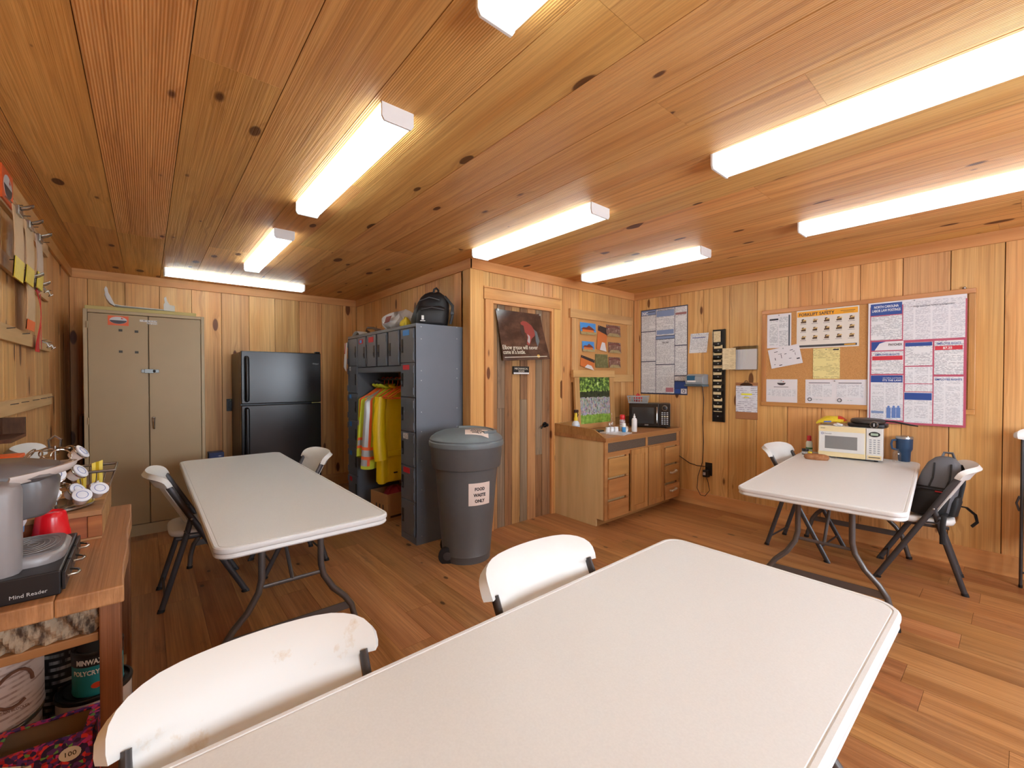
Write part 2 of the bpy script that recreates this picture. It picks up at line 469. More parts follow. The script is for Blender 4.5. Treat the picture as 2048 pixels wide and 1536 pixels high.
# floor: slab and planks
fs = struct(MB().box(XL - .1, XR + .1, YF - .1, YB + .1, -.08, -.012).build('floor', m_back))
random.seed(5)
nrow = 29; fw = .18
x0 = 4.382 - 28 * fw
fx = [XL] + [x0 + fw * k for k in range(0, 29) if x0 + fw * k > XL + .02] + [XR]
LEN = 1.215
for r, (a, c) in enumerate(zip(fx, fx[1:])):
    off = {len(fx) - 2 - 1: 1.912, len(fx) - 2 - 4: 1.616, len(fx) - 2 - 2: 1.52}.get(r, random.uniform(0, LEN))
    y = off - LEN * 8
    ends = []
    while y < YB + LEN: ends.append(y); y += LEN
    for p, q in zip(ends, ends[1:]):
        p2, q2 = max(p, YF), min(q, YB)
        if q2 - p2 < .05: continue
        if (a + c) / 2 > XK + .05 and p2 > YD: continue
        # face up: local -y -> world +z, local z -> world -y
        board('plank', c - a, q2 - p2 - .0012, .012, m_floor, fs, ((a + c) / 2, q2, 0), (R(90), 0, 0), gap=.0006, ch=.0010)

# crown trim and baseboards
TH, BH = .104, .153
def trimboard(name, x0, x1, y0, y1, z0, z1, along):
    b = MB()
    if along == 'X': b.box(x0, x1, y0, y1, z0, z1); o = b.build(name, m_trim, bevel=.002)
    else:
        L = y1 - y0; b.box(0, L, -(x1 - x0), 0, 0, z1 - z0); o = b.build(name, m_trim, bevel=.002)
        o.location = (x0, y0, z0); o.rotation_euler = (0, 0, R(90))
    return struct(o)
e = .001
trimboard('trim_1', XL + .021, XK - .021, YB - .02, YB - e, ZC - TH, ZC - e, 'X')
trimboard('trim_2', XL + e, XL + .02, YF, YB - e, ZC - TH, ZC - e, 'Y')
trimboard('trim_3', XK - .02, XK - e, YD - .02, YB - .021, ZC - TH, ZC - e, 'Y')
trimboard('trim_4', XK - .019, XR - .021, YD - .02, YD - e, ZC - TH, ZC - e, 'X')
trimboard('trim_5', XR - .02, XR - e, YF, YD - e, ZC - TH, ZC - e, 'Y')
trimboard('baseboard_right', XR - .02, XR - e, YF, YD - e, 0, BH, 'Y')
trimboard('baseboard_back', XL + .021, XK - .021, YB - .02, YB - e, 0, BH, 'X')
trimboard('baseboard_left', XL + e, XL + .02, YF, YB - e, 0, BH, 'Y')
trimboard('baseboard_recess', XK - .02, XK - e, YD + .001, YB - .021, 0, BH, 'Y')

# ---------------------------------------------------------------- door of reclaimed planks
m_recl = wood('reclaimed_plank', srgb(176, 136, 96), srgb(126, 88, 56), srgb(66, 44, 30), rough=.7, tone=.26, knots=.8, stain=.8, bump=.5, fine=.6, gs=12)
m_recg = wood('reclaimed_grey', srgb(172, 148, 120), srgb(128, 104, 80), srgb(60, 44, 34), rough=.75, tone=.2, knots=.8, stain=.9, bump=.5, fine=.6, gs=12)
m_rect = wood('reclaimed_tan', srgb(206, 160, 106), srgb(160, 112, 68), srgb(70, 44, 28), rough=.7, tone=.15, knots=1.0, stain=.7, bump=.5, fine=.5, gs=12)
m_recd = wood('reclaimed_dark', srgb(164, 116, 76), srgb(116, 78, 50), srgb(48, 32, 22), rough=.7, tone=.2, knots=.9, stain=.95, bump=.5, fine=.6, gs=12)
DM = [m_rect, m_recg, m_recd, m_rect, m_recg, m_rect, m_recd, m_recl]
m_iron = flat('black_iron', srgb(24, 22, 22), .4, .6)
door = struct(MB().box(DX0 + .004, DX1 - .004, YD + .025, YD + .045, .012, DZ).build('door_1', m_back))
random.seed(3)
px = [DX0 + .004, 2.425, 2.513, 2.60, 2.70, 2.79, 2.90, 2.99, DX1 - .004]
for q_, (a, c) in enumerate(zip(px, px[1:])):
    mm = DM[q_ % len(DM)]
    d = random.choice((0, .002, .004))
    if a in (2.425, 2.70, 2.90):
        s = random.uniform(.6, 1.5)
        board('plank', c - a, s, .02, mm, door, ((a + c) / 2, YD + .006 + d, .012))
        board('plank', c - a, DZ - .012 - s - .002, .02, DM[(q_ + 3) % 8], door, ((a + c) / 2, YD + .006, .012 + s + .002))
    else:
        board('plank', c - a, DZ - .012, .02, mm, door, ((a + c) / 2, YD + .006 + d, .012))
h = MB(); h.lathe([(.028, 0), (.028, .006), (.012, .010), (.012, .03)], 16)
h.xf(Matrix.Rotation(R(90), 4, 'X'))
h.tube([(0, -.035, 0), (-.03, -.045, .004), (-.07, -.042, -.012), (-.085, -.038, -.03)], [.010, .010, .008, .007], 8)
h.ball((0, -.036, 0), .016)
h.build('door_handle', m_iron, door, True, loc=(3.022, YD + .004, .915))
# casing
cs1 = struct(MB().box(2.272, DX0 - .001, YD - .022, YD - e, 0, DZ + .03).build('trim_6', m_trimz, bevel=.003))
cs2 = struct(MB().box(DX1 + .026, 3.14, YD - .022, YD - e, 0, DZ + .03).build('trim_7', m_trimz, bevel=.003))
cs3 = struct(MB().box(2.258, 3.225, YD - .022, YD - e, DZ + .031, DZ + .128).build('trim_8', m_trim, bevel=.003))
MB().box(2.252, 3.232, YD - .03, YD - e, DZ + .128, DZ + .142).build('cap_strip', m_trim, cs3, bevel=.002)
struct(MB().box(DX1 - .003, DX1 + .025, YD - .016, YD + .05, 0, DZ + .03).build('trim_9', m_trimz))
struct(MB().box(DX0, DX1 - .004, YD - .016, YD + .05, DZ + .001, DZ + .03).build('trim_10', m_trim))
struct(MB().box(3.141, 3.225, YD - .018, YD - e, 0, DZ + .03).build('trim_11', m_trimz, bevel=.002))
struct(MB().box(XK - .019, 2.250, YD - .019, YD - e, 0, ZC - TH - .001).build('trim_12', m_trimz, bevel=.002))
struct(MB().box(XK - .019, XK - e, YD + .001, YD + .10, 0, ZC - TH - .001).build('trim_13', m_trimz, bevel=.002))

# ---------------------------------------------------------------- ceiling lights
m_tubeW = emit('tube_warm', (.84, .965, 1.0), TUBE_WARM)
m_tubeC = emit('tube_cool', (.72, .88, 1.0), TUBE_COOL)
m_lens = clear('prismatic_lens', (.95, .96, .96), .2, .55, trans=(.92, .93, .92))
m_enam = flat('white_enamel', (.80, .80, .80), .35)
def fixture(x, y, rz, label, cool=False, w=.125, L=1.20):
    t = thing('ceiling_light', label, 'light', (x, y, ZC), rz, 'ceiling lights')
    h = w / 2
    MB().box(-h + .012, h - .012, -L / 2, L / 2, -.022, -.0005).build('housing', m_enam, t)
    b = MB()
    sec = [(-h + .002, -.012), (-h, -.03), (-h + .008, -.076), (-h + .016, -.082), (h - .016, -.082), (h - .008, -.076), (h, -.03), (h - .002, -.012)]
    b.sheet(len(sec) - 1, 1, lambda u, v: (sec[round(u * (len(sec) - 1))][0], (-L / 2 + .006) + v * (L - .012), sec[round(u * (len(sec) - 1))][1]), .0015)
    b.build('lens', m_lens, t)
    for s in (-1, 1):
        y0 = s * L / 2
        pts = [(-h - .002, -.0005), (-h - .002, -.07), (-h + .008, -.086), (h - .008, -.086), (h + .002, -.07), (h + .002, -.0005)]
        MB().prism(pts, y0 - .005, y0 + .005).build('end_cap', m_enam, t, bevel=.0015)
    for s in (-1, 1):
        c = MB(); c.tube([(s * w * .26, -L / 2 + .03, -.05), (s * w * .26, L / 2 - .03, -.05)], .0127, 6, cap=False)
        c.build('lamp_tube', m_tubeC if cool else m_tubeW, t, True)
    return t
fixture(.735, 2.137, 0, 'long white ceiling light above the left table, nearest of the left row fully in view')
fixture(.735, 3.892, 0, 'ceiling light between the fridge and the left table, its end facing us')
fixture(.735, .335, 0, 'ceiling light whose corner alone shows at the top edge of the photo')
fixture(.735, 5.16, 90, 'ceiling light running along the back wall above the steel cabinet')
fixture(2.06, 2.225, 0, 'ceiling light above the grey trash can and lockers', w=.165)
fixture(3.36, 2.215, 0, 'small looking far ceiling light in front of the framed photo board', w=.165)
fixture(2.06, .325, 0, 'large bright ceiling light at the upper right, cut by the photo edge', True, w=.165)
fixture(3.36, .36, 0, 'bright ceiling light above the small right table, cut by the photo edge', True, w=.165)

# vent in the ceiling
v = thing('ceiling_vent', 'small grey metal plate vent in the wooden ceiling near the left wall', 'vent', (-.215, 4.17, ZC))
m_galv = flat('galvanised', srgb(120, 122, 120), .35, .8, speck=.1)
MB().box(-.066, .066, -.14, .14, -.004, -.0005).build('plate', m_galv, v)
MB().box(-.046, .046, -.06, .06, -.006, -.004).build('cover', flat('dull_zinc', srgb(104, 104, 98), .5, .6), v)

# ================================================================ folding chairs and tables
m_plas = flat('white_plastic', (.73, .725, .705), .42, speck=.05, scale=14, bump=.04)
m_leg = flat('grey_powder_coat', srgb(74, 72, 74), .38, .35, speck=.06)
m_foot = flat('black_rubber', srgb(22, 22, 22), .6)
m_steel = flat('bright_steel', srgb(170, 170, 170), .3, .9)
FT = (1.0, .55, (0, 1, 0))
def back_panel(zt=.825, zb=.505, s_of=lambda z: .215 - .52 * z):
    """curved backrest: wide rounded cap at the top, narrower below, concave towards the sitter"""
    b = MB()
    H = zt - zb
    rows = [(0, .130), (.02, .158), (.06, .176), (.14, .186), (.3, .192), (.5, .194), (.70, .196), (.745, .197), (.77, .226), (.82, .229), (.88, .229), (.92, .226), (.952, .217), (.974, .202), (.988, .182), (.997, .158), (1.0, .125)]
    def fn(u, v):
        i = round(v * (len(rows) - 1)); t, w = rows[i]
        x = math.sin((2 * u - 1) * math.pi / 2) * w; z = zb + t * H
        cap = max(0., min(1., (t - .74) / .03))
        k = min(1., abs(x) / .23)
        y = s_of(z) + .007 + .017 * cap * k ** 4 - .048 * (1 - k ** 2)
        y -= .022 * max(0., (t - .85) / .15) ** 2
        return (x, y, z)
    b.sheet(22, len(rows) - 1, fn, lambda u, v: -.016 - .014 * max(0., min(1., (rows[round(v * (len(rows) - 1))][0] - .74) / .03)))
    return b
def make_chair(name, label):
    t = thing(name, label, 'chair')
    S = lambda z: .215 - .52 * z
    for s in (-1, 1):
        b = MB(); b.tube([(s * .205, S(0), .012), (s * .205, S(.752), .752)], .0165, 10, flat=FT)
        o = b.build('leg', m_leg, t, True)
        MB().tube([(s * .205, S(-.002), .0), (s * .205, S(.03), .03)], .0185, 10, flat=FT).build('rubber_foot', m_foot, o, True)
    for s in (-1, 1):
        b = MB(); b.tube([(s * .182, -.215, .012), (s * .182, -.095, .42), (s * .182, -.066, .54)], .0155, 10, flat=FT)
        o = b.build('leg', m_leg, t, True)
        MB().tube([(s * .182, -.218, .0), (s * .182, -.21, .03)], .0175, 10, flat=FT).build('rubber_foot', m_foot, o, True)
    b = MB(); b.tube([(-.18, -.195, .085), (.18, -.195, .085)], .007, 8)
    b.build('stretcher', m_leg, t, True)
    b = MB(); b.tube([(-.20, .16, .105), (.20, .16, .105)], .007, 8)
    b.build('stretcher', m_leg, t, True)
    # seat: a dished plastic pan with rounded edge
    b = MB(); rings = []
    for z, k in ((.425, .90), (.43, .97), (.445, 1.0), (.46, .985), (.467, .94), (.466, .86), (.460, .6), (.457, .3), (.456, .05)):
        ring = []
        for q in range(28):
            a = 2 * math.pi * q / 28; c, sn = math.cos(a), math.sin(a); e_ = .42
            x = math.copysign(abs(c) ** e_, c) * .195 * k; y = math.copysign(abs(sn) ** e_, sn) * .205 * k + .03
            x *= 1 + .10 * ((y - .03) / .205)
            ring.append((x, y, z - (.022 * max(0, (y - .19)) / .05 if y > .19 else 0) * .6))
        rings.append(ring)
    b.rings(rings); b.build('seat', m_plas, t, 50)
    b = MB()
    for s in (-1, 1): b.tube([(s * .168, -.14, .418), (s * .168, .17, .418)], .011, 8, flat=(1, .7, (0, 0, 1)))
    b.tube([(-.168, .15, .418), (.168, .15, .418)], .009, 8)
    b.build('seat_frame', m_leg, t, True)
    for s in (-1, 1):
        b = MB(); b.tube([(s * .190, -.10, .47), (s * .190, -.085, .445), (s * .190, -.02, .44), (s * .190, .0, .425)], .006, 6)
        b.build('hinge_link', m_leg, t, True)
        MB().ball((s * .223, -.066, .54), .007).build('rivet', m_steel, t, True)
    back_panel().build('backrest', m_plas, t, 50)
    return t
def place(o, x, y, rz, label, group='white folding chairs'):
    o.location = (x, y, 0); o.rotation_euler = (0, 0, R(rz)); o['label'] = label; o['group'] = group
chair = make_chair('folding_chair', 'x')
place(chair, .265, 3.41, -90, 'white folding chair on the cabinet side of the left table, seen in profile')
for x, y, rz, lb in (
    (.80, 3.53, 92, 'white folding chair at the left table with its back to the lockers'),
    (.175, .80, 181, 'largest nearest white folding chair with brown scuffs at the front table'),
    (.965, .80, 180, 'white folding chair at the middle of the front table, below the grey trash can'),
    (4.05, .45, 7, 'white folding chair at the right table holding the grey backpack'),
    (4.045, 1.12, 178, 'white folding chair on the far side of the right table beside the clipboard wall')):
    place(copy_tree(chair), x, y, rz, lb)

m_scuff = ramp_noise('scuffed_plastic', [(0, (.73, .725, .705)), (.60, (.72, .715, .69)), (.68, srgb(206, 190, 168)), (.76, srgb(178, 150, 120)), (1, srgb(150, 116, 84))], 9, 7, .42, (1, 1, .8))
near = [o for o in bpy.data.objects if o.get('label', '').startswith('largest nearest')][0]
for o in near.children:
    if o.name.startswith('backrest'): o.material_slots[0].link = 'OBJECT'; o.material_slots[0].material = m_scuff
def folded_chair(label, loc, rz):
    """the same chair folded flat and leaning: tubes upright, seat flat against the back"""
    t = thing('folded_chair', label, 'chair', loc, rz, 'white folding chairs')
    lean = lambda z: -.10 * z / 1.05 * 1.0
    for s in (-1, 1):
        o = MB().tube([(s * .205, 0, .012), (s * .205, lean(.975), .975)], .0165, 10, flat=FT).build('leg', m_leg, t, True)
        MB().tube([(s * .205, 0, 0), (s * .205, 0, .03)], .0185, 10, flat=FT).build('rubber_foot', m_foot, o, True)
        MB().tube([(s * .182, -.035, .085), (s * .182, -.035 + lean(.6), .62)], .0155, 10, flat=FT).build('leg', m_leg, t, True)
        MB().tube([(s * .215, -.04, .60), (s * .228, -.05, .55), (s * .215, -.05, .50)], .006, 6).build('hinge_link', m_leg, t, True)
    MB().tube([(-.20, 0, .11), (.20, 0, .11)], .007, 8).build('stretcher', m_leg, t, True)
    MB().tube([(-.18, -.037, .20), (.18, -.037, .20)], .007, 8).build('stretcher', m_leg, t, True)
    back_panel(1.05, .73, lambda z: lean(z) + .02).build('backrest', m_plas, t, 50)
    b = MB()
    b.sheet(8, 8, lambda u, v: ((2 * u - 1) * .165 * (1 - .25 * abs(2 * v - 1) ** 6), .022 + lean(.4 + .32 * v) - .01 * (1 - (2 * u - 1) ** 2), .36 + .345 * v), .03)
    b.build('seat', m_plas, t, 50)
    return t

def table(name, label, x0, x1, y0, y1, loc=None, rz=0., z=.735, ends='Y', inset=(.36, .36)):
    """folding table: blow-moulded top with a lipped edge, two wishbone leg frames, braces. Local origin at the centre on the floor"""
    cx, cy = (x0 + x1) / 2, (y0 + y1) / 2
    t = thing(name, label, 'table', loc or (cx, cy, 0), rz, 'white folding tables')
    w, l = (x1 - x0) / 2, (y1 - y0) / 2
    if ends == 'X': w, l = l, w                       # build with the length along local y, turn if needed
    def ring(inset, zz, r=.07):
        pts = []
        for sx, sy, a0 in ((1, 1, 0), (-1, 1, 90), (-1, -1, 180), (1, -1, 270)):
            for k in range(7):
                a = R(a0 + 15 * k); rr = max(r - inset, .01)
                pts.append((sx * (w - r) + rr * math.cos(a), sy * (l - r) + rr * math.sin(a), zz))
        return pts
    b = MB()
    b.rings([ring(.03, z - .045), ring(.008, z - .044), ring(.003, z - .038), ring(.006, z - .026), ring(.001, z - .020), ring(.0, z - .012), ring(.002, z - .004), ring(.007, z), ring(.016, z), ring(.0175, z - .0022), ring(.020, z - .0022), ring(.0215, z - .0003), ring(.10, z - .0002)])
    b.build('tabletop', m_top, t, 30)
    tz = z - .045
    for e_ in (-1, 1):
        y = e_ * (l - inset[0 if e_ < 0 else 1])
        fx = min(w - .04, .325)
        prof = [(.13, tz), (.132, .44), (.145, .38), (.19, .30), (.25, .235), (.285, .18), (.305, .10), (fx, .02)]
        for s in (-1, 1):
            o = MB().tube([(s * x, y, zz) for x, zz in prof], .0155, 10).build('leg', m_leg2, t, True)
            MB().tube([(s * fx, y, .03), (s * (fx + .002), y, 0)], .018, 10).build('rubber_foot', m_foot, o, True)
        MB().box(-.285, .285, y - .004, y + .004, .165, .205).build('crossbar', m_leg2, t)
        MB().tube([(-.15, y, tz - .012), (.15, y, tz - .012)], .014, 8).build('pivot_bar', m_leg2, t, True)
        MB().tube([(0, y, .40), (0, y - e_ * .30, tz)], .009, 8).build('brace', m_leg2, t, True)
        MB().tube([(-.13, y, .40), (.13, y, .40)], .010, 8, flat=(1, .5, (0, 0, 1))).build('brace', m_leg2, t, True)
    b = MB()
    for s in (-1, 1): b.box(s * (w - .07) - .012, s * (w - .07) + .012, -l + .1, l - .1, tz - .022, tz)
    b.build('rail', m_leg2, t)
    if ends == 'X': t.rotation_euler[2] += R(90)
    return t
m_top = flat('speckled_table_top', (.73, .735, .73), .38, speck=.07, scale=220)
m_leg2 = flat('grey_table_leg', srgb(104, 100, 98), .36, .4, speck=.05)
table('folding_table', 'long white folding table running towards the fridge and steel cabinet', .185, .885, 1.93, 4.22)
table('folding_table', 'large white folding table nearest the viewer, filling the bottom right', -.24, 1.63, .205, .922, ends='X', inset=(.12, .12))
table('folding_table', 'short white folding table against the right wall with a microwave on it', 0, 1.79, 0, .76, loc=(3.585, .795, 0), rz=5.0, ends='X', inset=(.12, .36))
folded_chair('folded white chair leaning against the left wall behind the coffee maker', (-.355, 3.13, 0), -90)
folded_chair('folded chair leaning at the right wall, cut by the photo edge', (4.345, -.212, 0), 90)

# ================================================================ steel cabinet and what is on it
m_tan = flat('tan_enamel', srgb(168, 143, 106), .42, .1, speck=.05, scale=6)
m_tan2 = flat('tan_enamel_edge', srgb(178, 156, 120), .42, .1)
m_chrome = flat('chrome', srgb(190, 188, 184), .18, 1.)
m_dark = flat('near_black', srgb(18, 18, 20), .4)
m_orange = flat('orange_print', srgb(232, 96, 36), .4)
cab = thing('steel_cabinet', 'tall tan two-door steel storage cabinet against the back wall', 'cabinet', (-.392, 4.935, 0))
b = MB(); W_ = .808; D_ = .62
b.box(0, .026, 0, D_, .0, 1.95).box(W_ - .026, W_, 0, D_, .0, 1.95).box(.026, W_ - .026, 0, D_, 1.922, 1.95).box(.026, W_ - .026, D_ - .01, D_, 0, 1.92).box(.026, W_ - .026, .012, D_ - .01, .09, .108).box(.026, W_ - .026, .004, .016, 0, .108)
b.box(0.026, W_ - .026, .03, .04, .11, 1.92)
b.build('body', m_tan2, cab, bevel=.003)
for k, (a, c) in enumerate(((.029, .405), (.411, W_ - .029))):
    d = MB().box(a, c, -.004, .016, .114, 1.918).build('door', m_tan, cab, bevel=.003)
    hx = a - .004 if k == 0 else c + .004
    for z in (1.82, 1.03, .26):
        MB().tube([(hx, -.006, z - .028), (hx, -.006, z + .028)], .006, 8).build('hinge', m_tan2, d, True)
hz = MB().box(.358, .478, -.012, -.004, 1.428, 1.456)
hz.box(.38, .44, -.020, -.012, 1.424, 1.460)
hz.build('hasp', m_galv, cab, bevel=.002)
b = MB().ball((.445, -.022, 1.442), .010, .006, .012); b.build('staple', m_dark, cab, True)
h = MB(); h.lathe([(.014, 0), (.014, .012), (.010, .02)], 14); h.xf(Matrix.Rotation(R(90), 4, 'X')); h.xf(Matrix.Translation((.438, -.004, 1.03)))
h.tube([(.438, -.024, 1.035), (.438, -.030, .99), (.440, -.026, .935)], [.011, .009, .006], 8)
h.build('door_handle', m_chrome, cab, True)
st = MB().box(.150, .280, -.0055, -.004, 1.825, 1.905).build('logo_sticker', m_orange, cab)
def oval_logo(parent, x, z, y, w, h):
    el = lambda a0, a1, k=1.: [(x + w * k * math.cos(R(a)), z + h * k * math.sin(R(a))) for a in range(a0, a1 + 1, 12)]
    MB().prism(el(0, 348), y - .0008, y).build('logo_oval', flat('logo_grey', srgb(214, 212, 212), .4), parent)
    MB().prism(el(180, 360, .97), y - .0012, y - .0004).build('logo_band', flat('logo_dark', srgb(62, 52, 58), .4), parent)
    MB().prism([(x + w * .25, z + h * .45), (x + w * .5, z + h * .35), (x + w * .62, z + h * .62), (x + w * .45, z + h * .60), (x + w * .40, z + h * .85), (x + w * .33, z + h * .62)], y - .0012, y - .0004).build('logo_leaf', flat('logo_red', srgb(206, 52, 34), .4), parent)
oval_logo(st, .215, 1.868, -.0056, .055, .03)
m_lab = printed('engraved_plate', srgb(226, 222, 216), srgb(90, 80, 80), .013, .6, word=120)
MB().box(.352, .468, -.006, -.004, 1.868, 1.886).build('name_plate', m_lab, cab)
MB().box(.398, .468, -.006, -.004, 1.850, 1.863).build('name_plate', m_lab, cab)
for x, z in ((.228, 1.785), (.330, 1.781), (.228, 1.605), (.330, 1.603)):
    MB().box(x - .012, x + .012, -.007, -.004, z - .010, z + .010).build('magnet', flat('magnet_grey', srgb(62, 58, 48), .5), cab)
bx = tag(MB().box(-.385, .36, 4.99, 5.2, 1.9505, 1.985).build('wood_batten', flat('yellow_batten', srgb(196, 178, 110), .5), bevel=.004), 'long yellowish batten lying on top of the tan steel cabinet', 'batten')
# white plastic light-cover offcut on the cabinet
g = MB()
def gut(u, v):
    i = u * (len(sec) - 1); k = min(int(i), len(sec) - 2); f = i - k
    x = sec[k][0] * (1 - f) + sec[k + 1][0] * f; z = sec[k][1] * (1 - f) + sec[k + 1][1] * f
    return (x, 5.06 + .10 * v, 1.99 + z + .012 * (2 * v - 1) ** 2)
sec = [(-.262, .10), (-.25, .06), (-.235, .035), (-.205, .018), (-.16, .010), (.0, .006), (.16, .004), (.205, .003)]
wo = thing('plastic_offcut', 'curved white plastic light cover lying on top of the steel cabinet', 'plastic part')
g.sheet(14, 6, gut, .006); g.build('trough', m_plas, wo, True)
MB().prism([(-.262, 2.10), (-.268, 2.14), (-.258, 2.165), (-.248, 2.15), (-.243, 2.115), (-.22, 2.06), (-.205, 2.02), (-.20, 2.0), (-.23, 2.02), (-.255, 2.06)], 5.05, 5.058).build('end_cap', m_plas, wo, bevel=.001)
MB().prism([(.125, 1.995), (.205, 1.995), (.205, 2.045), (.17, 2.05), (.150, 2.085), (.143, 2.125), (.128, 2.11), (.133, 2.07), (.125, 2.05)], 5.05, 5.062).build('end_cap', m_plas, wo, bevel=.001)
tag(MB().box(-.455, -.435, 5.35, 5.68, .001, 1.05).build('scrap_board', wood('scrap_board', srgb(150, 100, 58), srgb(120, 74, 40), KNOT, rough=.5), bevel=.002), 'narrow brown board standing behind the left edge of the steel cabinet', 'board')

# ================================================================ refrigerator
m_blk = flat('black_gloss', srgb(16, 15, 17), .22, 0, .6, speck=.1, scale=500, bump=.06)
m_blk2 = flat('black_satin', srgb(26, 25, 27), .35)
fr = thing('refrigerator', 'black top-freezer refrigerator against the back wall', 'refrigerator', (.722, 5.05, 0))
FW = .762
MB().box(.0, FW, .07, .62, .02, 1.645).build('body', m_blk2, fr, bevel=.004)
for k, (z0, z1) in enumerate(((1.118, 1.655), (.06, 1.104))):
    d = MB().box(.0, FW, 0, .066, z0, z1).build('door', m_blk, fr, bevel=.008, seg=3)
    if k == 0: pts = [(.048, 0, z0 + .03), (.048, -.045, z0 + .04), (.048, -.05, z0 + .1), (.048, -.05, z1 - .12), (.048, -.04, z1 - .07), (.048, 0, z1 - .06)]
    else: pts = [(.048, 0, z1 - .03), (.048, -.045, z1 - .04), (.048, -.05, z1 - .1), (.048, -.05, z1 - .62), (.048, -.04, z1 - .67), (.048, 0, z1 - .68)]
    MB().tube(pts, .014, 10, flat=(1.3, .8, (1, 0, 0))).build('handle', m_blk2, d, True)
    if k == 0: text('lettering', 'Whirlpool', .026, FW - .025, z1 - .125, -.001, m_chrome, d, width=.062, align='RIGHT')
MB().box(FW - .10, FW - .005, -.004, .03, 1.105, 1.116).build('hinge', m_chrome, fr)
MB().box(FW - .05, FW - .005, .01, .07, 1.655, 1.672).build('hinge_cover', m_blk2, fr, bevel=.004)
MB().box(.0, FW, .03, .066, .012, .055).build('kick_plate', m_blk2, fr)
for x in (.06, FW - .06):
    MB().lathe([(.02, 0), (.02, .022)], 10, (x, .12, 0)).build('foot', m_foot, fr); MB().lathe([(.02, 0), (.02, .022)], 10, (x, .55, 0)).build('foot', m_foot, fr)

def wall_plate(label, loc, rz, name='wall_outlet'):
    t = thing(name, label, 'outlet', loc, rz)
    MB().box(-.037, .037, -.006, -.0005, -.068, .068).build('plate', m_dark, t, bevel=.003)
    return t
wp = wall_plate('black wall switch plate beside the refrigerator on the back wall', (.712, YB, 1.082), 0, 'switch_plate')
MB().box(-.016, .016, -.011, -.006, -.034, .034).build('rocker', m_blk2, wp, bevel=.003)
MB().box(-.006, .006, -.012, -.011, .052, .060).build('status_light', flat('pale_green', srgb(150, 190, 120), .4), wp)
tgw = thing('wall_tag', 'small white tag on the back wall right of the refrigerator', 'tag', (1.575, YB, .905))
MB().sheet(4, 4, lambda u, v: (-.02 + .05 * u, -.003 - .012 * u * v, -.03 + .055 * v - .02 * u), .0015).build('card', m_white, tgw)
MB().ball((0, -.004, .02), .004).build('pin', m_steel, tgw, True)
# boxes stacked between cabinet and refrigerator
tag(MB().box(.47, .70, 5.16, 5.45, .001, .50).build('carton', flat('brown_carton', srgb(150, 112, 74), .7)), 'brown carton on the floor between steel cabinet and refrigerator, mostly hidden', 'box')
bb = thing('blue_carton', 'small dark blue printed box just above the far edge of the left table', 'box', (.53, 5.24, .501))
MB().box(-.065, .06, -.05, .09, 0, .135).build('body', flat('dark_blue_card', srgb(44, 58, 104), .5), bb, bevel=.002)
MB().box(-.05, .045, -.0515, -.05, .02, .105).build('printed_label', printed('blue_box_print', srgb(60, 76, 128), (.7, .72, .8), .03, .6, word=60), bb)
MB().box(-.05, .045, -.04, .07, .135, .1365).build('top_label', printed('blue_box_top', srgb(60, 62, 96), (.8, .72, .7), .02, .5, word=60), bb)

# ================================================================ rails on the left wall
m_rail = wood('pale_rail', srgb(226, 188, 138), srgb(204, 156, 104), KNOT, axis='X', rough=.55, tone=.06, knots=.6)
m_nail = flat('iron_nail', srgb(70, 62, 56), .5, .7)
m_clip = flat('spring_clip', srgb(168, 164, 158), .25, .95)
m_kraft = flat('kraft_card', srgb(206, 172, 132), .7, speck=.05)
m_yel = flat('yellow_tape', srgb(226, 198, 50), .5, speck=.12, scale=60)
m_red = flat('red_ribbon', srgb(206, 22, 30), .45)
def rail(label, z0, z1, y0, y1, ys, hooks=()):
    t = thing('hanging_rail', label, 'rail', (XL, y0, 0), 90, 'wooden hook rails on the left wall')
    MB().box(0, y1 - y0, -.022, -.0005, z0, z1).build('rail_board', m_rail, t, bevel=.003)
    for y in ys:
        MB().tube([(y - y0, -.018, z1 - .022), (y - y0 + .004, -.05, z1 - .016)], .0022, 6).build('nail', m_nail, t)
    for y in hooks:
        MB().tube([(y - y0, -.02, z0 + .055), (y - y0, -.045, z0 + .045), (y - y0, -.052, z0 + .025), (y - y0 + .006, -.045, z0 + .015), (y - y0 + .014, -.062, z0 + .03)], .0045, 6).build('hook', m_clip, t, True)
    return t
rail('topmost wooden hook rail on the left wall under the ceiling trim', 2.225, 2.31, 2.3, 4.43, (3.42, 3.62, 3.85, 4.06, 4.24))
rail('second wooden hook rail from the top on the left wall', 1.915, 1.995, 2.3, 4.43, (3.28, 3.55, 3.82, 4.05, 4.28), (4.05, 4.22))
rail('third wooden hook rail from the top on the left wall', 1.565, 1.645, 2.3, 4.46, (3.2, 3.55, 4.1, 4.3), (4.12, 4.3))
rail('lowest wooden hook rail on the left wall, at counter height above bare boards', 1.195, 1.27, 2.3, 4.49, (3.25, 3.5, 3.8, 4.05, 4.3))
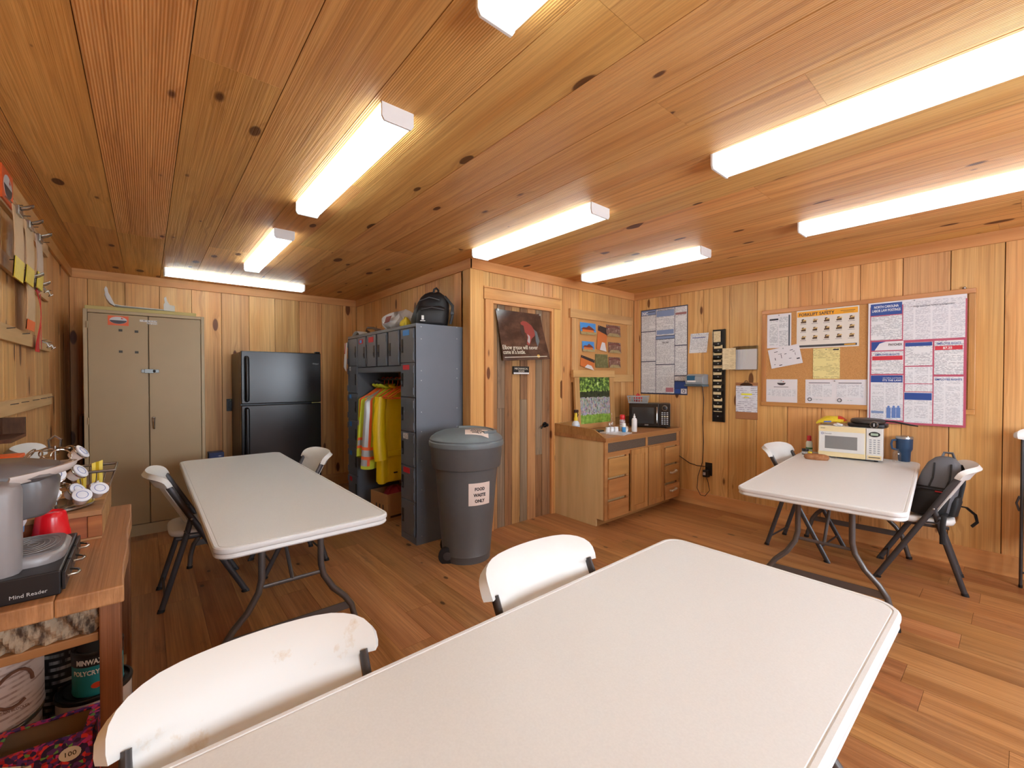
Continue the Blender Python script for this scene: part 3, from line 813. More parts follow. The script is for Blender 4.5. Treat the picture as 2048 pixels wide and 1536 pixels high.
def hang_card(name, label, y, z1, z0, w, band, bandmat, tilt=0., cat='card', mat=None, out=.045):
    t = thing(name, label, cat, (XL, y, 0), 90, 'cards hanging from clips on the left wall')
    MB().sheet(4, 8, lambda u, v: (-w / 2 + w * u, -out - .008 * math.sin(3 * v), z0 + (z1 - z0) * v), .004).build('card', mat or m_kraft, t)
    if band:
        MB().sheet(4, 3, lambda u, v: (-w / 2 + w * u, -out - .0025 - .008 * math.sin(3 * v * band / (z1 - z0)), z0 - .001 + band * v), .0065).build('band', bandmat, t)
    c = MB().box(-.045, .045, -out - .014, -out + .008, z1 - .03, z1 + .012)
    c.build('clip_jaw', m_clip, t, bevel=.003)
    MB().tube([(-.02, -out - .014, z1 + .005), (0, -out - .036, z1 + .022), (.014, -out - .052, z1 + .036), (.024, -out - .05, z1 + .028), (.01, -out - .034, z1 + .01), (.0, -out - .014, z1)], .004, 6).build('clip_lever', m_clip, t, True)
    MB().tube([(0, -out + .004, z1 + .01), (0, -.030, z1 + .055)], .003, 6).build('clip_loop', m_clip, t)
    return t
hang_card('hanging_card', 'tan card with a yellow band, left one under the topmost rail', 3.16, 2.20, 1.86, .19, .10, m_yel, out=.068)
hang_card('hanging_card', 'tan card with a yellow band, middle one under the topmost rail', 3.42, 2.20, 1.88, .19, .09, m_yel, out=.068)
hang_card('hanging_card', 'greyish tan card with a yellow band, right one under the topmost rail', 3.70, 2.20, 1.90, .17, .09, m_yel, out=.068, mat=flat('grey_card', srgb(196, 170, 150), .7))
hang_card('hanging_card', 'tan card with an orange foot hanging from the second rail', 3.60, 1.945, 1.65, .20, .055, flat('orange_foot', srgb(238, 110, 50), .5))
hang_card('hanging_pennant', 'red ribbon hanging in a long point beside the orange-footed card', 3.86, 1.94, 1.90, .10, 0, None, mat=m_red, cat='ribbon', out=.04)
for o in [o for o in bpy.data.objects if o.name.startswith('hanging_pennant')]:
    MB().sheet(3, 10, lambda u, v: ((-.02 + .12 * v * (1 - v) * 2) * (1 - u) + (.005 + .10 * v) * u - .06 + .02 * v, -.045 - .01 * math.sin(5 * v), 1.90 - .36 * v), .003).build('tail', m_red, o)
    MB().sheet(1, 4, lambda u, v: (.055 + .008 * u, -.045, 1.90 - .34 * v), .002).build('cord', m_red, o)
lg = thing('logo_placard', 'orange placard with an oval logo at the top of the left wall', 'placard', (XL, 3.22, 0), 90)
MB().box(-.11, .11, -.030, -.0225, 2.235, 2.395).build('plate', m_orange, lg)
oval_logo(lg, 0, 2.315, -.0301, .085, .055)
MB().box(-.11, .11, -.0225, -.0005, 2.34, 2.36).build('hanger', m_rail, lg)
ws = thing('wall_shelf', 'dark stained wooden wall shelf cut by the left edge of the photo', 'shelf', (XL, 3.02, 0), 90)
m_dk = wood('dark_shelf', srgb(112, 72, 44), srgb(78, 46, 28), srgb(40, 24, 16), axis='X', rough=.6)
MB().box(-.16, .15, -.085, -.0005, 1.095, 1.112).build('shelf_board', m_dk, ws)
MB().box(.13, .15, -.085, -.0005, 1.112, 1.19).build('side_board', m_dk, ws)
MB().box(-.16, .13, -.012, -.0005, 1.112, 1.19).build('back_board', m_dk, ws)

# ================================================================ coffee bench
m_bench = wood('bench_plank', srgb(190, 138, 90), srgb(146, 96, 56), srgb(74, 46, 28), axis='Y', rough=.5, tone=.04, knots=.4, stain=.35, bump=.25, gs=11)
m_post = wood('bench_post', srgb(150, 98, 60), srgb(108, 66, 38), srgb(60, 36, 22), axis='Z', rough=.6, tone=.05, knots=.4, stain=.4, bump=.3)
m_benchx = wood('bench_rail', srgb(190, 134, 82), srgb(150, 98, 56), srgb(74, 46, 28), axis='X', rough=.55, tone=.05, knots=.4, bump=.25)
m_bark = ramp_noise('tree_bark', [(0, srgb(58, 42, 32)), (.40, srgb(84, 64, 50)), (.52, srgb(170, 146, 120)), (1, srgb(206, 182, 154))], 9, 8, .9, (5, 1, 1.5), bump=1.0)
bn = thing('coffee_bench', 'rustic plank bench with a bark apron holding the coffee maker', 'bench', (XL, 1.455, 0))
BX, BL = .49, .925
random.seed(4)
for k, (a, c) in enumerate(((.003, .1895), (.19, .3695), (.37, BX))):
    b = MB(); n = 12
    sec = lambda yy: [(a, yy, .817), (c + (.0025 * math.sin(yy * 17 + 2) if k == 2 else 0), yy, .817), (c + (.0025 * math.sin(yy * 17 + 2) if k == 2 else 0), yy, .86), (a, yy, .86)]
    b.rings([sec(BL * i / n) for i in range(n + 1)])
    b.build('top_plank', m_bench, bn, bevel=.004)
for x, y in ((.444, .02), (.444, BL - .11), (.03, .02), (.03, BL - .11)):
    MB().box(x, x + .040, y, y + .08, 0, .817).build('leg', m_post, bn, bevel=.004)
MB().sheet(40, 10, lambda u, v: (.07 + .374 * u, .052 - .012 * abs(math.sin(22 * u + 1.5 * v)) - .008 * math.sin(61 * u + 9 * v), .745 + .072 * v), .02).build('bark_apron', m_bark, bn)
MB().box(.071, .443, .035, .07, .722, .744).build('rail', m_benchx, bn, bevel=.003)
MB().box(.44, .47, .11, BL - .11, .745, .817).build('rail', m_bench, bn)
MB().box(.02, BX - .02, .05, BL - .05, .268, .294).build('lower_shelf', m_bench, bn)
BZ = .8605

# black drawer base, with wire pulls on its right side
dr = thing('pod_organizer', 'black coffee pod drawer unit under the grey coffee maker', 'drawer unit', (-.5, 1.49, BZ))
MB().box(0, .338, 0, .336, .0, .058).build('body', m_blk2, dr, bevel=.003)
for k in range(3):
    d = MB().box(.339, .345, .006 + k * .110, .108 + k * .110, .008, .05).build('drawer_front', m_blk2, dr, bevel=.001)
    MB().tube([(.345, .035 + k * .112, .03), (.362, .045 + k * .112, .028), (.366, .062 + k * .112, .028), (.362, .079 + k * .112, .028), (.345, .089 + k * .112, .03)], .003, 6).build('pull', m_chrome, d, True)
text('lettering', 'Mind Reader', .012, .255, .012, -.0005, flat('pale_print', srgb(190, 190, 190), .5), dr, width=.06)

# coffee maker: faces +x
m_kg = flat('warm_grey_plastic', srgb(138, 132, 132), .32, 0, .5)
m_kd = flat('dark_grey_plastic', srgb(104, 99, 99), .3, 0, .5)
ck = thing('coffee_maker', 'grey single-cup coffee maker on the black drawer unit', 'coffee maker', (-.5, 1.50, BZ + .0585))
def ov(w0, w1, y0, y1, z, n=24, e_=.55):
    cx, cy = (w0 + w1) / 2, (y0 + y1) / 2
    return [(cx + math.copysign(abs(math.cos(t)) ** e_, math.cos(t)) * (w1 - w0) / 2, cy + math.copysign(abs(math.sin(t)) ** e_, math.sin(t)) * (y1 - y0) / 2, z) for t in [2 * math.pi * k / n for k in range(n)]]
MB().rings([ov(.0, .268, .0, .10, 0), ov(.0, .270, .0, .10, .19), ov(.0, .266, .002, .098, .205), ov(.01, .24, .01, .09, .214)]).build('tank', m_kg, ck, 50)
MB().rings([ov(.0, .20, .10, .262, 0), ov(.0, .20, .10, .262, .20)]).build('body', m_kg, ck, 50)
MB().rings([ov(.16, .335, .05, .25, 0), ov(.16, .340, .05, .25, .02), ov(.16, .335, .055, .245, .026)]).build('drip_tray', m_kg, ck, 50)
MB().rings([ov(.20, .33, .06, .24, .0262), ov(.20, .33, .06, .24, .030)]).build('drip_grate', m_kd, ck, 50)
gr = MB()
for k in range(1, 6): gr.tube([(.272 + .010 * k * math.cos(t), .15 + .0165 * k * math.sin(t), .0305) for t in [2 * math.pi * q / 20 for q in range(20)]], .0012, 4, closed=True)
gr.build('grate_ring', m_kg, ck)
MB().rings([ov(.15, .24, .11, .25, .02), ov(.15, .24, .11, .25, .12)]).build('neck', m_kg, ck, 50)
MB().rings([ov(.16, .300, .105, .258, .108), ov(.15, .308, .10, .262, .116), ov(.15, .316, .10, .264, .165), ov(.15, .318, .10, .264, .19), ov(.15, .31, .10, .26, .205)]).build('brew_head', m_kd, ck, 50)
MB().rings([ov(.0, .30, .075, .268, .20), ov(.0, .322, .07, .272, .212), ov(.01, .318, .08, .265, .234), ov(.03, .26, .10, .25, .248)]).build('lid', m_kd, ck, 50)
hd = MB()
hd.sheet(24, 5, lambda u, v: (.24 + .105 * math.sin(math.pi * u) ** .8 + .012 * v - .004 * (2 * v - 1) ** 2, .065 + .215 * u, .200 + .016 * math.sin(math.pi * u) + .022 * v), .010)
hd.build('handle', flat('pale_grey_plastic', srgb(196, 184, 178), .3), ck, 50)
MB().lathe([(.02, 0), (.035, .012), (.035, .02)], 16, (.245, .15, .100)).build('nozzle', m_kd, ck, 50)

# riser crate
rs = thing('riser_crate', 'low wooden riser with a burnt-grain front under the coffee pod rack', 'riser', (-.535, 1.931, BZ))
m_rt = wood('riser_top', srgb(196, 150, 100), srgb(158, 110, 66), srgb(84, 54, 34), axis='X', rough=.6, tone=.03, knots=.4, stain=.4)
m_rf = wood('riser_front', srgb(190, 120, 66), srgb(140, 76, 38), srgb(50, 24, 12), axis='X', rough=.55, tone=.03, knots=.3, stain=.7, gs=22)
for k in range(3): MB().box(.001, .420, .003 + .163 * k, .163 * (k + 1), .075, .092).build('top_slat', m_rt, rs, bevel=.002)
MB().box(.001, .385, .008, .024, .006, .074).build('front_panel', m_rf, rs)
MB().box(.386, .420, .003, .026, .006, .074).build('front_block', m_rf, rs, bevel=.002)
MB().box(.001, .420, .0, .03, .0, .006).build('base_strip', m_rt, rs)
MB().box(.405, .420, .027, .488, .0, .074).build('side_panel', m_rt, rs)
RZ = BZ + .0925

# cups
def cup(name, label, cat, x, y, z, mat, h=.12, r0=.047, r1=.031, inverted=True, ridges=True):
    t = thing(name, label, cat, (x, y, z))
    pr = [(r0, 0), (r0 + .001, .004), (r0 - .001, .008), (r0 - .003, .03), (r0 - .0045, .032), (r0 - .006, .06), (r0 - .0075, .062), (r1 + .003, .105), (r1, .116), (r1 - .004, h), (r1 - .006, h - .004), (.004, h - .004)]
    if not inverted: pr = [(r, h - zz) for r, zz in pr][::-1]
    MB().lathe(pr, 24).build('cup_body', mat, t, 50)
    return t
cup('plastic_cup', 'red plastic cup standing upside down beside the coffee maker', 'cup', -.222, 1.8785, BZ, flat('red_plastic', srgb(214, 18, 30), .25))
pc = cup('paper_cup_stack', 'white and blue paper cup half hidden behind the coffee maker', 'cup', -.312, 1.905 - .04, BZ, flat('paper_white', srgb(224, 226, 230), .5), h=.165, r0=.033, r1=.040)
MB().lathe([(.0372, .075), (.0392, .115)], 20, cap=False).build('blue_band', flat('cup_blue', srgb(96, 160, 210), .5), pc, True)
MB().lathe([(.0345, .010), (.0358, .040)], 20, cap=False).build('blue_band', flat('cup_blue', srgb(96, 160, 210), .5), pc, True)

ob = thing('orange_box', 'orange box at the left edge of the photo behind the coffee maker', 'box', (-.405, 2.355, RZ))
MB().box(-.055, .055, -.045, .045, 0, .135).build('body', m_orange, ob, bevel=.003)
MB().box(-.057, .057, -.047, .047, .1355, .15).build('lid', m_orange, ob, bevel=.003)
# pod carousel of chrome wire with pods
m_wire = flat('chrome_wire', srgb(186, 182, 178), .16, 1.)
m_pod = flat('pod_cup', srgb(226, 208, 196), .4)
m_foil = flat('pod_lid', srgb(222, 224, 232), .35)
cr = thing('pod_carousel', 'chrome wire coffee pod carousel on a round tray', 'pod rack', (-.232, 2.05, RZ))
MB().lathe([(.088, 0), (.094, .004), (.094, .010), (.086, .012), (.01, .008)], 32).build('tray', m_chrome, cr, 50)
MB().tube([(0, 0, .01), (0, 0, .205)], .004, 8).build('post', m_wire, cr, True)
MB().tube([(-.012, 0, .20), (-.014, 0, .225), (0, 0, .238), (.014, 0, .225), (.012, 0, .20)], .004, 6).build('finger_loop', m_wire, cr, True)
pods = []
for tier, z in enumerate((.055, .115, .178)):
    ro = .062
    MB().tube([(.035 * math.cos(t), .035 * math.sin(t), z + .016) for t in [2 * math.pi * k / 20 for k in range(20)]], .0022, 6, closed=True).build('hoop', m_wire, cr, True)
    for k in range(6):
        a = 2 * math.pi * k / 6 + .45 + tier * .2
        c = Vector((ro * math.cos(a), ro * math.sin(a), z)); u = Vector((-math.sin(a), math.cos(a), 0)); w = Vector((math.cos(a) * .85, math.sin(a) * .85, .62)).cross(u); w.normalize()
        MB().tube([c + (u * math.cos(t) + w * math.sin(t)) * .024 for t in [2 * math.pi * q / 16 for q in range(16)]], .0022, 6, closed=True).build('ring', m_wire, cr, True)
        if (tier, k) in ((2, 5), (1, 5), (1, 4), (0, 5), (0, 4), (0, 3), (1, 3)): pods.append((c, a))
def pod(label, c, d, parent_loc):
    t = thing('coffee_pod', label, 'coffee pod', parent_loc + c, 0, 'coffee pods')
    q = Vector(d).to_track_quat('Z', 'Y'); t.rotation_mode = 'QUATERNION'; t.rotation_quaternion = q
    MB().lathe([(.016, -.032), (.0175, -.03), (.021, .0)], 18).build('cup_body', m_pod, t, 50)
    MB().lathe([(.0245, 0), (.0245, .003), (.023, .004), (.002, .004)], 18).build('foil_lid', m_foil, t, 50)
    MB().tube([(.014 * math.cos(s), .014 * math.sin(s), .0042) for s in [2 * math.pi * k / 14 for k in range(14)]], .0008, 4, closed=True).build('printed_ring', flat('pod_blue', srgb(70, 100, 170), .4), t)
    return t
tiers = {}
for c, a in pods: tiers.setdefault(round(c.z, 3), []).append((math.cos(a) * .763 - math.sin(a) * .646, c, a))
for tz_, row in tiers.items():
    row.sort(key=lambda r: r[0])
    tn = 'bottom' if tz_ < .08 else 'middle' if tz_ < .15 else 'top'
    for k, (_, c, a) in enumerate(row):
        side = '' if len(row) == 1 else (', leftmost of three', ', centre of three', ', rightmost of three')[k]
        d = Vector((math.cos(a) * .85, math.sin(a) * .85, .62))
        pod('white lidded coffee pod in the %s tier of the wire carousel%s' % (tn, side), c + d.normalized() * .0052, d, Vector((-.232, 2.05, RZ)))
pod('left one of the two loose white coffee pods leaning on the carousel tray', Vector((-.163, 1.968, RZ + .047)), (.25, -.75, .75), Vector((0, 0, 0)))
pod('right one of the two loose white coffee pods leaning on the carousel tray', Vector((-.126, 2.035, RZ + .050)), (.35, -.7, .75), Vector((0, 0, 0)))

# wire basket with packets
bk = thing('condiment_basket', 'flared grey wire basket on the riser behind the pod carousel', 'basket', (-.165, 2.27, RZ))
m_gl = flat('grey_metal', srgb(140, 138, 134), .25, .8)
def fl(k): return [(-.062 * k, -.075 * k), (.062 * k, -.075 * k), (.062 * k, .075 * k), (-.062 * k, .075 * k)]
MB().box(-.05, .05, -.065, .065, 0, .004).build('base', m_gl, bk)
MB().tube([(x, y, .085) for x, y in fl(1.15)], .005, 8, closed=True).build('rim', m_gl, bk)
for k in range(9):
    f = -1 + k / 4
    MB().tube([(.05, .06 * f, .002), (.072, .086 * f, .085)], .0018, 5).build('wire', m_wire, bk)
    if k < 7:
        g_ = -1 + k / 3
        MB().tube([(.047 * g_, -.065, .002), (.07 * g_, -.086, .085)], .0018, 5).build('wire', m_wire, bk)
for k, (x, y, c, w, lb) in enumerate(((.02, -.02, m_yel, .03, 'yellow sweetener packet sticking up from the wire basket, rear one'), (-.02, -.05, m_yel, .025, 'yellow sweetener packet low at the front of the wire basket'), (.015, -.055, m_white, .022, 'white sugar packet in the wire basket'))):
    o = MB().sheet(3, 3, lambda u, v: (-.165 + x - w / 2 + w * u, 2.27 + y + .01 * v + .004 * math.sin(6 * u), RZ + .006 + (.10 - .035 * k) * v + .01 * u), .002).build('condiment_packet', c)
    tag(o, lb, 'packet', 'condiment packets')

# under the bench: paint cans and a printed box
m_tin = flat('tin_plate', srgb(150, 146, 140), .25, .9)
m_lid = flat('black_lid', srgb(30, 28, 28), .35, .3)
def can(name, label, x, y, z, r, h, mat, lidmat, band=None):
    t = thing(name, label, 'paint can', (x, y, z), 0, 'paint cans under the bench')
    MB().lathe([(r * .97, 0), (r, .006), (r * .985, .012), (r * .985, h - .014), (r * 1.0, h - .01)], 32).build('can_body', mat, t, 50)
    MB().lathe([(r * 1.02, h - .012), (r * 1.03, h - .004), (r * 1.0, h), (r * .94, h), (r * .92, h - .008), (r * .8, h - .008), (r * .78, h - .004), (.01, h - .004)], 32).build('lid', lidmat, t, 50)
    if band: MB().lathe([(r * 1.0, band[0]), (r * 1.0, band[1])], 32, cap=False).build('label_band', band[2], t, True)
    return t
SZ = .2945
m_pail = printed('pail_label', srgb(214, 196, 186), srgb(150, 120, 105), .014, .4, word=40)
can('paint_can', 'large white pail at the lower left under the bench', -.35, 1.75, SZ, .122, .19, m_pail, m_tin)
p2 = can('paint_can', 'large white pail with a looping brown emblem, on top of another pail', -.345, 1.75, SZ + .1905, .122, .19, m_pail, m_lid)
mb_ = flat('brown_emblem', srgb(120, 80, 60), .5)
MB().tube([(.1232 * math.sin(a) , -.1232 * math.cos(a), .10 + .045 * math.sin(t)) for t, a in [(2 * math.pi * k / 18, .72 + .33 * math.cos(2 * math.pi * k / 18)) for k in range(16)]], .004, 5).build('emblem', mb_, p2, True)
text('lettering', 'WITH STAIN BLOCKER', .010, .035, .055, -.1202, mb_, p2, width=.075, rot=-4)
can('paint_can', 'white gallon can with a blue label and black rim, under the teal can', -.125, 1.765, SZ, .083, .185, flat('white_label', srgb(206, 202, 200), .5), m_lid, (.02, .12, flat('blue_label', srgb(46, 96, 150), .45)))
can('paint_can', 'black printed can behind the teal can under the bench', -.205, 1.93, SZ, .065, .36, printed('can_black', srgb(52, 48, 48), srgb(200, 200, 200), .02, .5, word=50), m_lid)
pk = can('paint_can', 'teal and black can of clear finish standing on a white gallon can', -.116, 1.745, SZ + .1855, .056, .125, flat('teal_label', srgb(34, 136, 144), .4), m_lid, (.085, .115, flat('can_black_band', srgb(26, 24, 26), .4)))
m_pale = flat('pale_lettering', srgb(222, 220, 212), .5)
def curved(t, rr, parent, a0=0.):
    for v in t.data.vertices:
        a = v.co.x / rr + a0
        y_, z_ = v.co.y, v.co.z
        v.co = (math.sin(a) * (rr + .0008 + z_), -math.cos(a) * (rr + .0008 + z_), y_)
    t.rotation_euler = (0, 0, 0); t.location = (0, 0, t.location.z)
A0 = math.atan2(-.02, 1.735) + .0
curved(text('lettering', 'MINWAX', .020, 0, .092, 0, m_pale, pk, width=.060, align='CENTER', bold=.0006), .0565, pk, -.28)
curved(text('lettering', 'POLYCRYLIC', .018, 0, .062, 0, m_pale, pk, width=.082, align='CENTER', bold=.0004), .0555, pk, -.25)
oo = MB().prism([(.012 * math.cos(2 * math.pi * k / 16), .030 + .008 * math.sin(2 * math.pi * k / 16)) for k in range(16)], -.0568, -.055).build('red_badge', flat('badge_red', srgb(206, 70, 40), .4), pk)
fb = thing('printed_carton', 'open purple and red patterned carton marked 100 under the bench', 'box', (-.20, 1.565, SZ), -6)
m_flo = ramp_noise('floral_print', [(0, srgb(48, 36, 84)), (.2, srgb(176, 30, 58)), (.38, srgb(96, 52, 130)), (.55, srgb(226, 62, 66)), (.7, srgb(60, 40, 96)), (.85, srgb(196, 60, 140)), (.95, srgb(110, 170, 90))], 120, 3, .4, kind='cells')
b = MB()
m_in = flat('carton_inside', srgb(150, 122, 92), .8)
b.box(-.105, .095, -.06, -.057, 0, .20); b.box(-.105, .095, .057, .06, 0, .20); b.box(-.105, -.102, -.057, .057, 0, .20); b.box(.092, .095, -.057, .057, 0, .20); b.box(-.102, .092, -.057, .057, 0, .003)
b.build('body', m_flo, fb)
b = MB(); b.box(-.101, .091, .053, .0565, .004, .198); b.box(-.101, -.0985, -.056, .053, .004, .198); b.box(.0885, .091, -.056, .053, .004, .198); b.build('lining', m_in, fb)
b = MB(); b.box(-.105, -.075, -.06, .06, .2002, .2025); b.box(.075, .095, -.06, .06, .2002, .2025); b.box(-.075, .075, .045, .06, .2002, .2025); b.box(-.075, .075, -.06, -.045, .2002, .2025)
b.build('top_panel', m_flo, fb)
MB().prism([(.055 + .020 * math.cos(2 * math.pi * k / 18), .165 + .017 * math.sin(2 * math.pi * k / 18)) for k in range(18)], -.0612, -.06).build('count_badge', m_white, fb)
text('lettering', '100', .016, .055, .160, -.0614, m_dark, fb, align='CENTER')
MB().prism([(-.065 + .035 * math.cos(2 * math.pi * k / 18), .125 + .030 * math.sin(2 * math.pi * k / 18)) for k in range(18)], -.0612, -.06).build('picture_badge', m_white, fb)
MB().sheet(2, 2, lambda u, v: (-.06 + .05 * u, -.0625, .14 + .05 * v - .02 * u), .001).build('price_label', printed('barcode', srgb(226, 226, 224), srgb(60, 60, 60), .012, .5, word=160), fb)

# ================================================================ lockers (face -x; local x runs to the right as seen, world y = 4.725 - x)
m_lock = flat('locker_paint', srgb(102, 108, 118), .36, .1, speck=.05, scale=9)
m_lock2 = flat('locker_shadow_gap', srgb(40, 41, 46), .5)
m_blue = flat('blue_tape', srgb(70, 140, 214), .6)
m_redt = flat('red_tape', srgb(196, 36, 46), .55)
m_tapew = printed('tape_label', srgb(206, 206, 208), srgb(90, 80, 90), .012, .5, word=120)
LK = thing('locker_bank', 'grey steel locker bank with two columns, four upper boxes and a coat space', 'lockers', (1.667, 4.725, 0), -90)
LW, LD, CW = 1.547, .455, .278
def col(x0, x1):
    b = MB(); b.box(x0, x0 + .004, .004, LD, 0, 1.826).box(x1 - .004, x1, .004, LD, 0, 1.826).box(x0 + .004, x1 - .004, LD - .004, LD, 0, 1.826).box(x0 + .004, x1 - .004, .004, LD - .004, 1.800, 1.826).box(x0 + .004, x1 - .004, .004, LD - .004, .0, .066)
    for k in range(6): b.box(x0 + .004, x1 - .004, .012, LD - .004, .066 + .2875 * k, .070 + .2875 * k)
    b.box(x0 + .004, x1 - .004, .018, .022, .06, 1.8)
    return b
for x0, x1 in ((0, CW), (LW - CW, LW)):
    col(x0, x1).build('carcass', m_lock, LK)
random.seed(9)
TAPE = {0: [None, (m_tapew, .03, .045, .235), (m_blue, .04, .04, .23), (m_blue, .05, .05, .22), (m_blue, .05, .045, .20), (m_redt, .05, .045, .21)], 1: [(m_blue, .09, .045, .228), (m_redt, .09, .04, .228), None, (m_tapew, .07, .05, .22), (m_redt, .09, .045, .225), None]}
def locker_door(x0, x1, z0, z1, latch_left, tape=None):
    d = MB().box(x0, x1, -.002, .014, z0, z1).build('door', m_lock, LK, bevel=.003)
    lx = x0 + .018 if latch_left else x1 - .05
    MB().box(lx, lx + .032, -.004, .0, z0 + .085, z0 + .20).build('latch_recess', m_dark, d)
    MB().box(lx + .012, lx + .020, -.012, -.004, z0 + .10, z0 + .135).build('latch', m_leg, d, bevel=.002)
    hx = x1 - .004 if latch_left else x0 + .004
    for f in (.18, .82):
        zz = z0 + (z1 - z0) * f
        MB().tube([(hx, -.005, zz - .03), (hx, -.005, zz + .03)], .005, 6).build('hinge', m_lock, d, True)
    if tape: MB().box(x0 + .045, x0 + .045 + tape[1] * 1.3, -.0035, -.002, z0 + tape[3] - .0, z0 + tape[3] + tape[2]).build('name_tape', tape[0], d)
    return d
for c, (x0, x1) in enumerate(((0, CW), (LW - CW, LW))):
    for k in range(6):
        z0 = .072 + .2875 * (5 - k)
        locker_door(x0 + .010, x1 - .028 if c else x1 - .012, z0, z0 + .281, c == 1, TAPE[c][k])
# upper boxes between the columns
b = MB(); b.box(CW, LW - CW, .004, LD, 1.800, 1.826).box(CW, LW - CW, .004, LD, 1.435, 1.485).box(CW, LW - CW, LD - .004, LD, 1.435, 1.81)
for k in range(5):
    x = CW + (LW - 2 * CW) * k / 4; b.box(x - .002, x + .002, .01, LD, 1.485, 1.80)
b.build('box_carcass', m_lock, LK)
bw = (LW - 2 * CW) / 4
for k in range(4):
    x0 = CW + bw * k
    tp = {0: (m_redt, .08, .045, .235), 1: (m_redt, .09, .05, .235)}.get(k)
    d = locker_door(x0 + .012, x0 + bw - .026, 1.492, 1.794, k > 1, tp)
    if k == 0: MB().box(x0 + .075, x0 + .13, -.0045, -.0035, 1.735, 1.765).build('name_tape', m_blue, d)
MB().tube([(CW + .0045, .23, 1.37), (LW - CW - .0045, .23, 1.37)], .0125, 10).build('coat_rod', m_leg, LK, True)
# rivets on the visible end panel
rv = []
for z in (1.80, 1.70, 1.44, 1.36, 1.10, .94, .70, .62, .46, .30, .20, .08):
    for y in (.05, LD - .06): rv.append((y, z + .02 * (y > .1)))
for y, z in rv:
    MB().lathe([(.005, 0), (.004, .002), (.001, .0025)], 8).xf(Matrix.Rotation(R(90), 4, 'Y')).build('rivet', m_steel, LK, loc=(LW, y, z))
tg = thing('hanging_flag', 'white paper with a red stripe taped to the left end of the lockers', 'paper', (1.664, 4.735, 0), -90)
MB().sheet(4, 6, lambda u, v: (-.03 + .10 * u - .02 * v, -.006 - .02 * (1 - v) - .01 * u, 1.50 + .26 * v - .05 * u * (1 - v)), .0015).build('paper', m_white, tg)
MB().sheet(2, 4, lambda u, v: (-.005 + .015 * u - .01 * v, -.012 - .016 * (1 - v), 1.64 + .12 * v), .0015).build('stripe', m_redt, tg)

# ---------------------------------------------------------------- garments on the rod
def lk2w(x, y, z): return (1.667 + y, 4.725 - x, z)
m_hang = flat('orange_hanger', srgb(240, 104, 36), .4)
def hanger(x, label, dy=0.):
    t = thing('coat_hanger', label, 'hanger', lk2w(x, .23 + dy, 0), -90, 'orange coat hangers')
    hk = [(0, .0185 * math.cos(a), 1.370 + .0185 * math.sin(a)) for a in [R(v) for v in range(-60, 200, 26)]]
    MB().tube([(0, .0, 1.30), (0, .012, 1.335)] + hk, .004, 6).build('hook', m_hang, t, True)
    MB().tube([(0, -.19, 1.20), (0, -.09, 1.265), (0, 0, 1.30), (0, .09, 1.265), (0, .19, 1.20), (0, .18, 1.19), (0, -.18, 1.19)], .005, 6, closed=True).build('arms', m_hang, t, True)
    return t
def garment(name, label, cat, x, mats, cmap, top=1.29, bottom=.45, w0=.06, w1=.25, w2=.26, th=.05, sleeves=None, group=None, y0=.23, swing=0., seed=1, collar=True):
    t = thing(name, label, cat, lk2w(x, 0, 0), -90, group)
    rnd = random.Random(seed); ph = [rnd.uniform(0, 6) for _ in range(4)]
    rings = []; NR, NS = 26, 36
    for i in range(NR + 1):
        v = i / NR; z = top + (bottom - top) * v
        w = w0 + (w1 - w0) * min(1, v / .13) ** .7 if v < .13 else w1 + (w2 - w1) * (v - .13) / .87
        ring = []
        for k in range(NS):
            a = 2 * math.pi * k / NS
            fold = 1 + (.30 * math.sin(5 * a + ph[0]) + .22 * math.sin(9 * a + ph[1] + 2 * v)) * min(1, v * 1.6)
            tt = th * min(1, .35 + v * 2.2)
            ring.append((math.sin(a) * tt * fold, y0 + swing * v + math.copysign(abs(math.cos(a)) ** .8, math.cos(a)) * w * (1 + .03 * math.sin(7 * a + ph[2])), z - .075 * (abs(math.cos(a)) ** 2) * max(0, 1 - v / .22) + .012 * math.sin(3 * a + ph[3]) * v))
        rings.append(ring)
    MB().rings(rings, mi=cmap).build('body', mats, t, 60)
    if sleeves:
        for s, (dx, dz) in zip((-1, 1), sleeves):
            pts = []; rr = []
            for k in range(9):
                f = k / 8
                pts.append((.045 * f + .02, y0 + s * (w1 - .02) + s * .03 * math.sin(2.4 * f) + dx * f, top - .09 - dz * f)); rr.append((.055 + .012 * f) * (1 + .06 * math.sin(6 * f * 3)))
            MB().tube(pts, rr, 14, flat=(.7, 1, (1, 0, 0))).build('sleeve', mats[0], t, 60)
    if collar: MB().tube([(.02 * math.sin(a), y0 + .075 * math.cos(a), top + .01 + .012 * math.cos(2 * a)) for a in [2 * math.pi * k / 16 for k in range(16)]], .014, 8, closed=True).build('collar', mats[0], t, True)
    return t
m_lime = flat('lime_fabric', srgb(206, 218, 56), .6, speck=.08)
m_hiv = flat('hi_vis_orange', srgb(246, 106, 46), .55)
m_silv = flat('reflective_silver', srgb(170, 172, 172), .35, .3)
m_coat = flat('yellow_raincoat', srgb(238, 200, 16), .42, speck=.04)
VM = [m_lime, m_hiv, m_silv]
def vest_map(off):
    def f(i, k):
        if i >= 25: return 0
        s = (17 - k + off) % 18
        if i in (19, 22): return 1
        if i in (20, 21): return 2
        if s in (3, 7): return 1
        if s in (4, 5, 6): return 2
        return 0
    return f
def vest_map2(i, k):
    s = (17 - k) % 18
    if i in (12, 15, 21): return 0
    if i in (13, 14): return 2
    return 1 if s in (2, 3, 8) or i < 3 else (2 if s in (4, 5) else 0)
garment('safety_vest', 'lime safety vest with orange and silver bands, leftmost on the rod', 'vest', .40, VM, vest_map2, bottom=.62, w1=.225, w2=.235, th=.035, group='garments in the coat space', seed=2, swing=-.02, y0=.195)
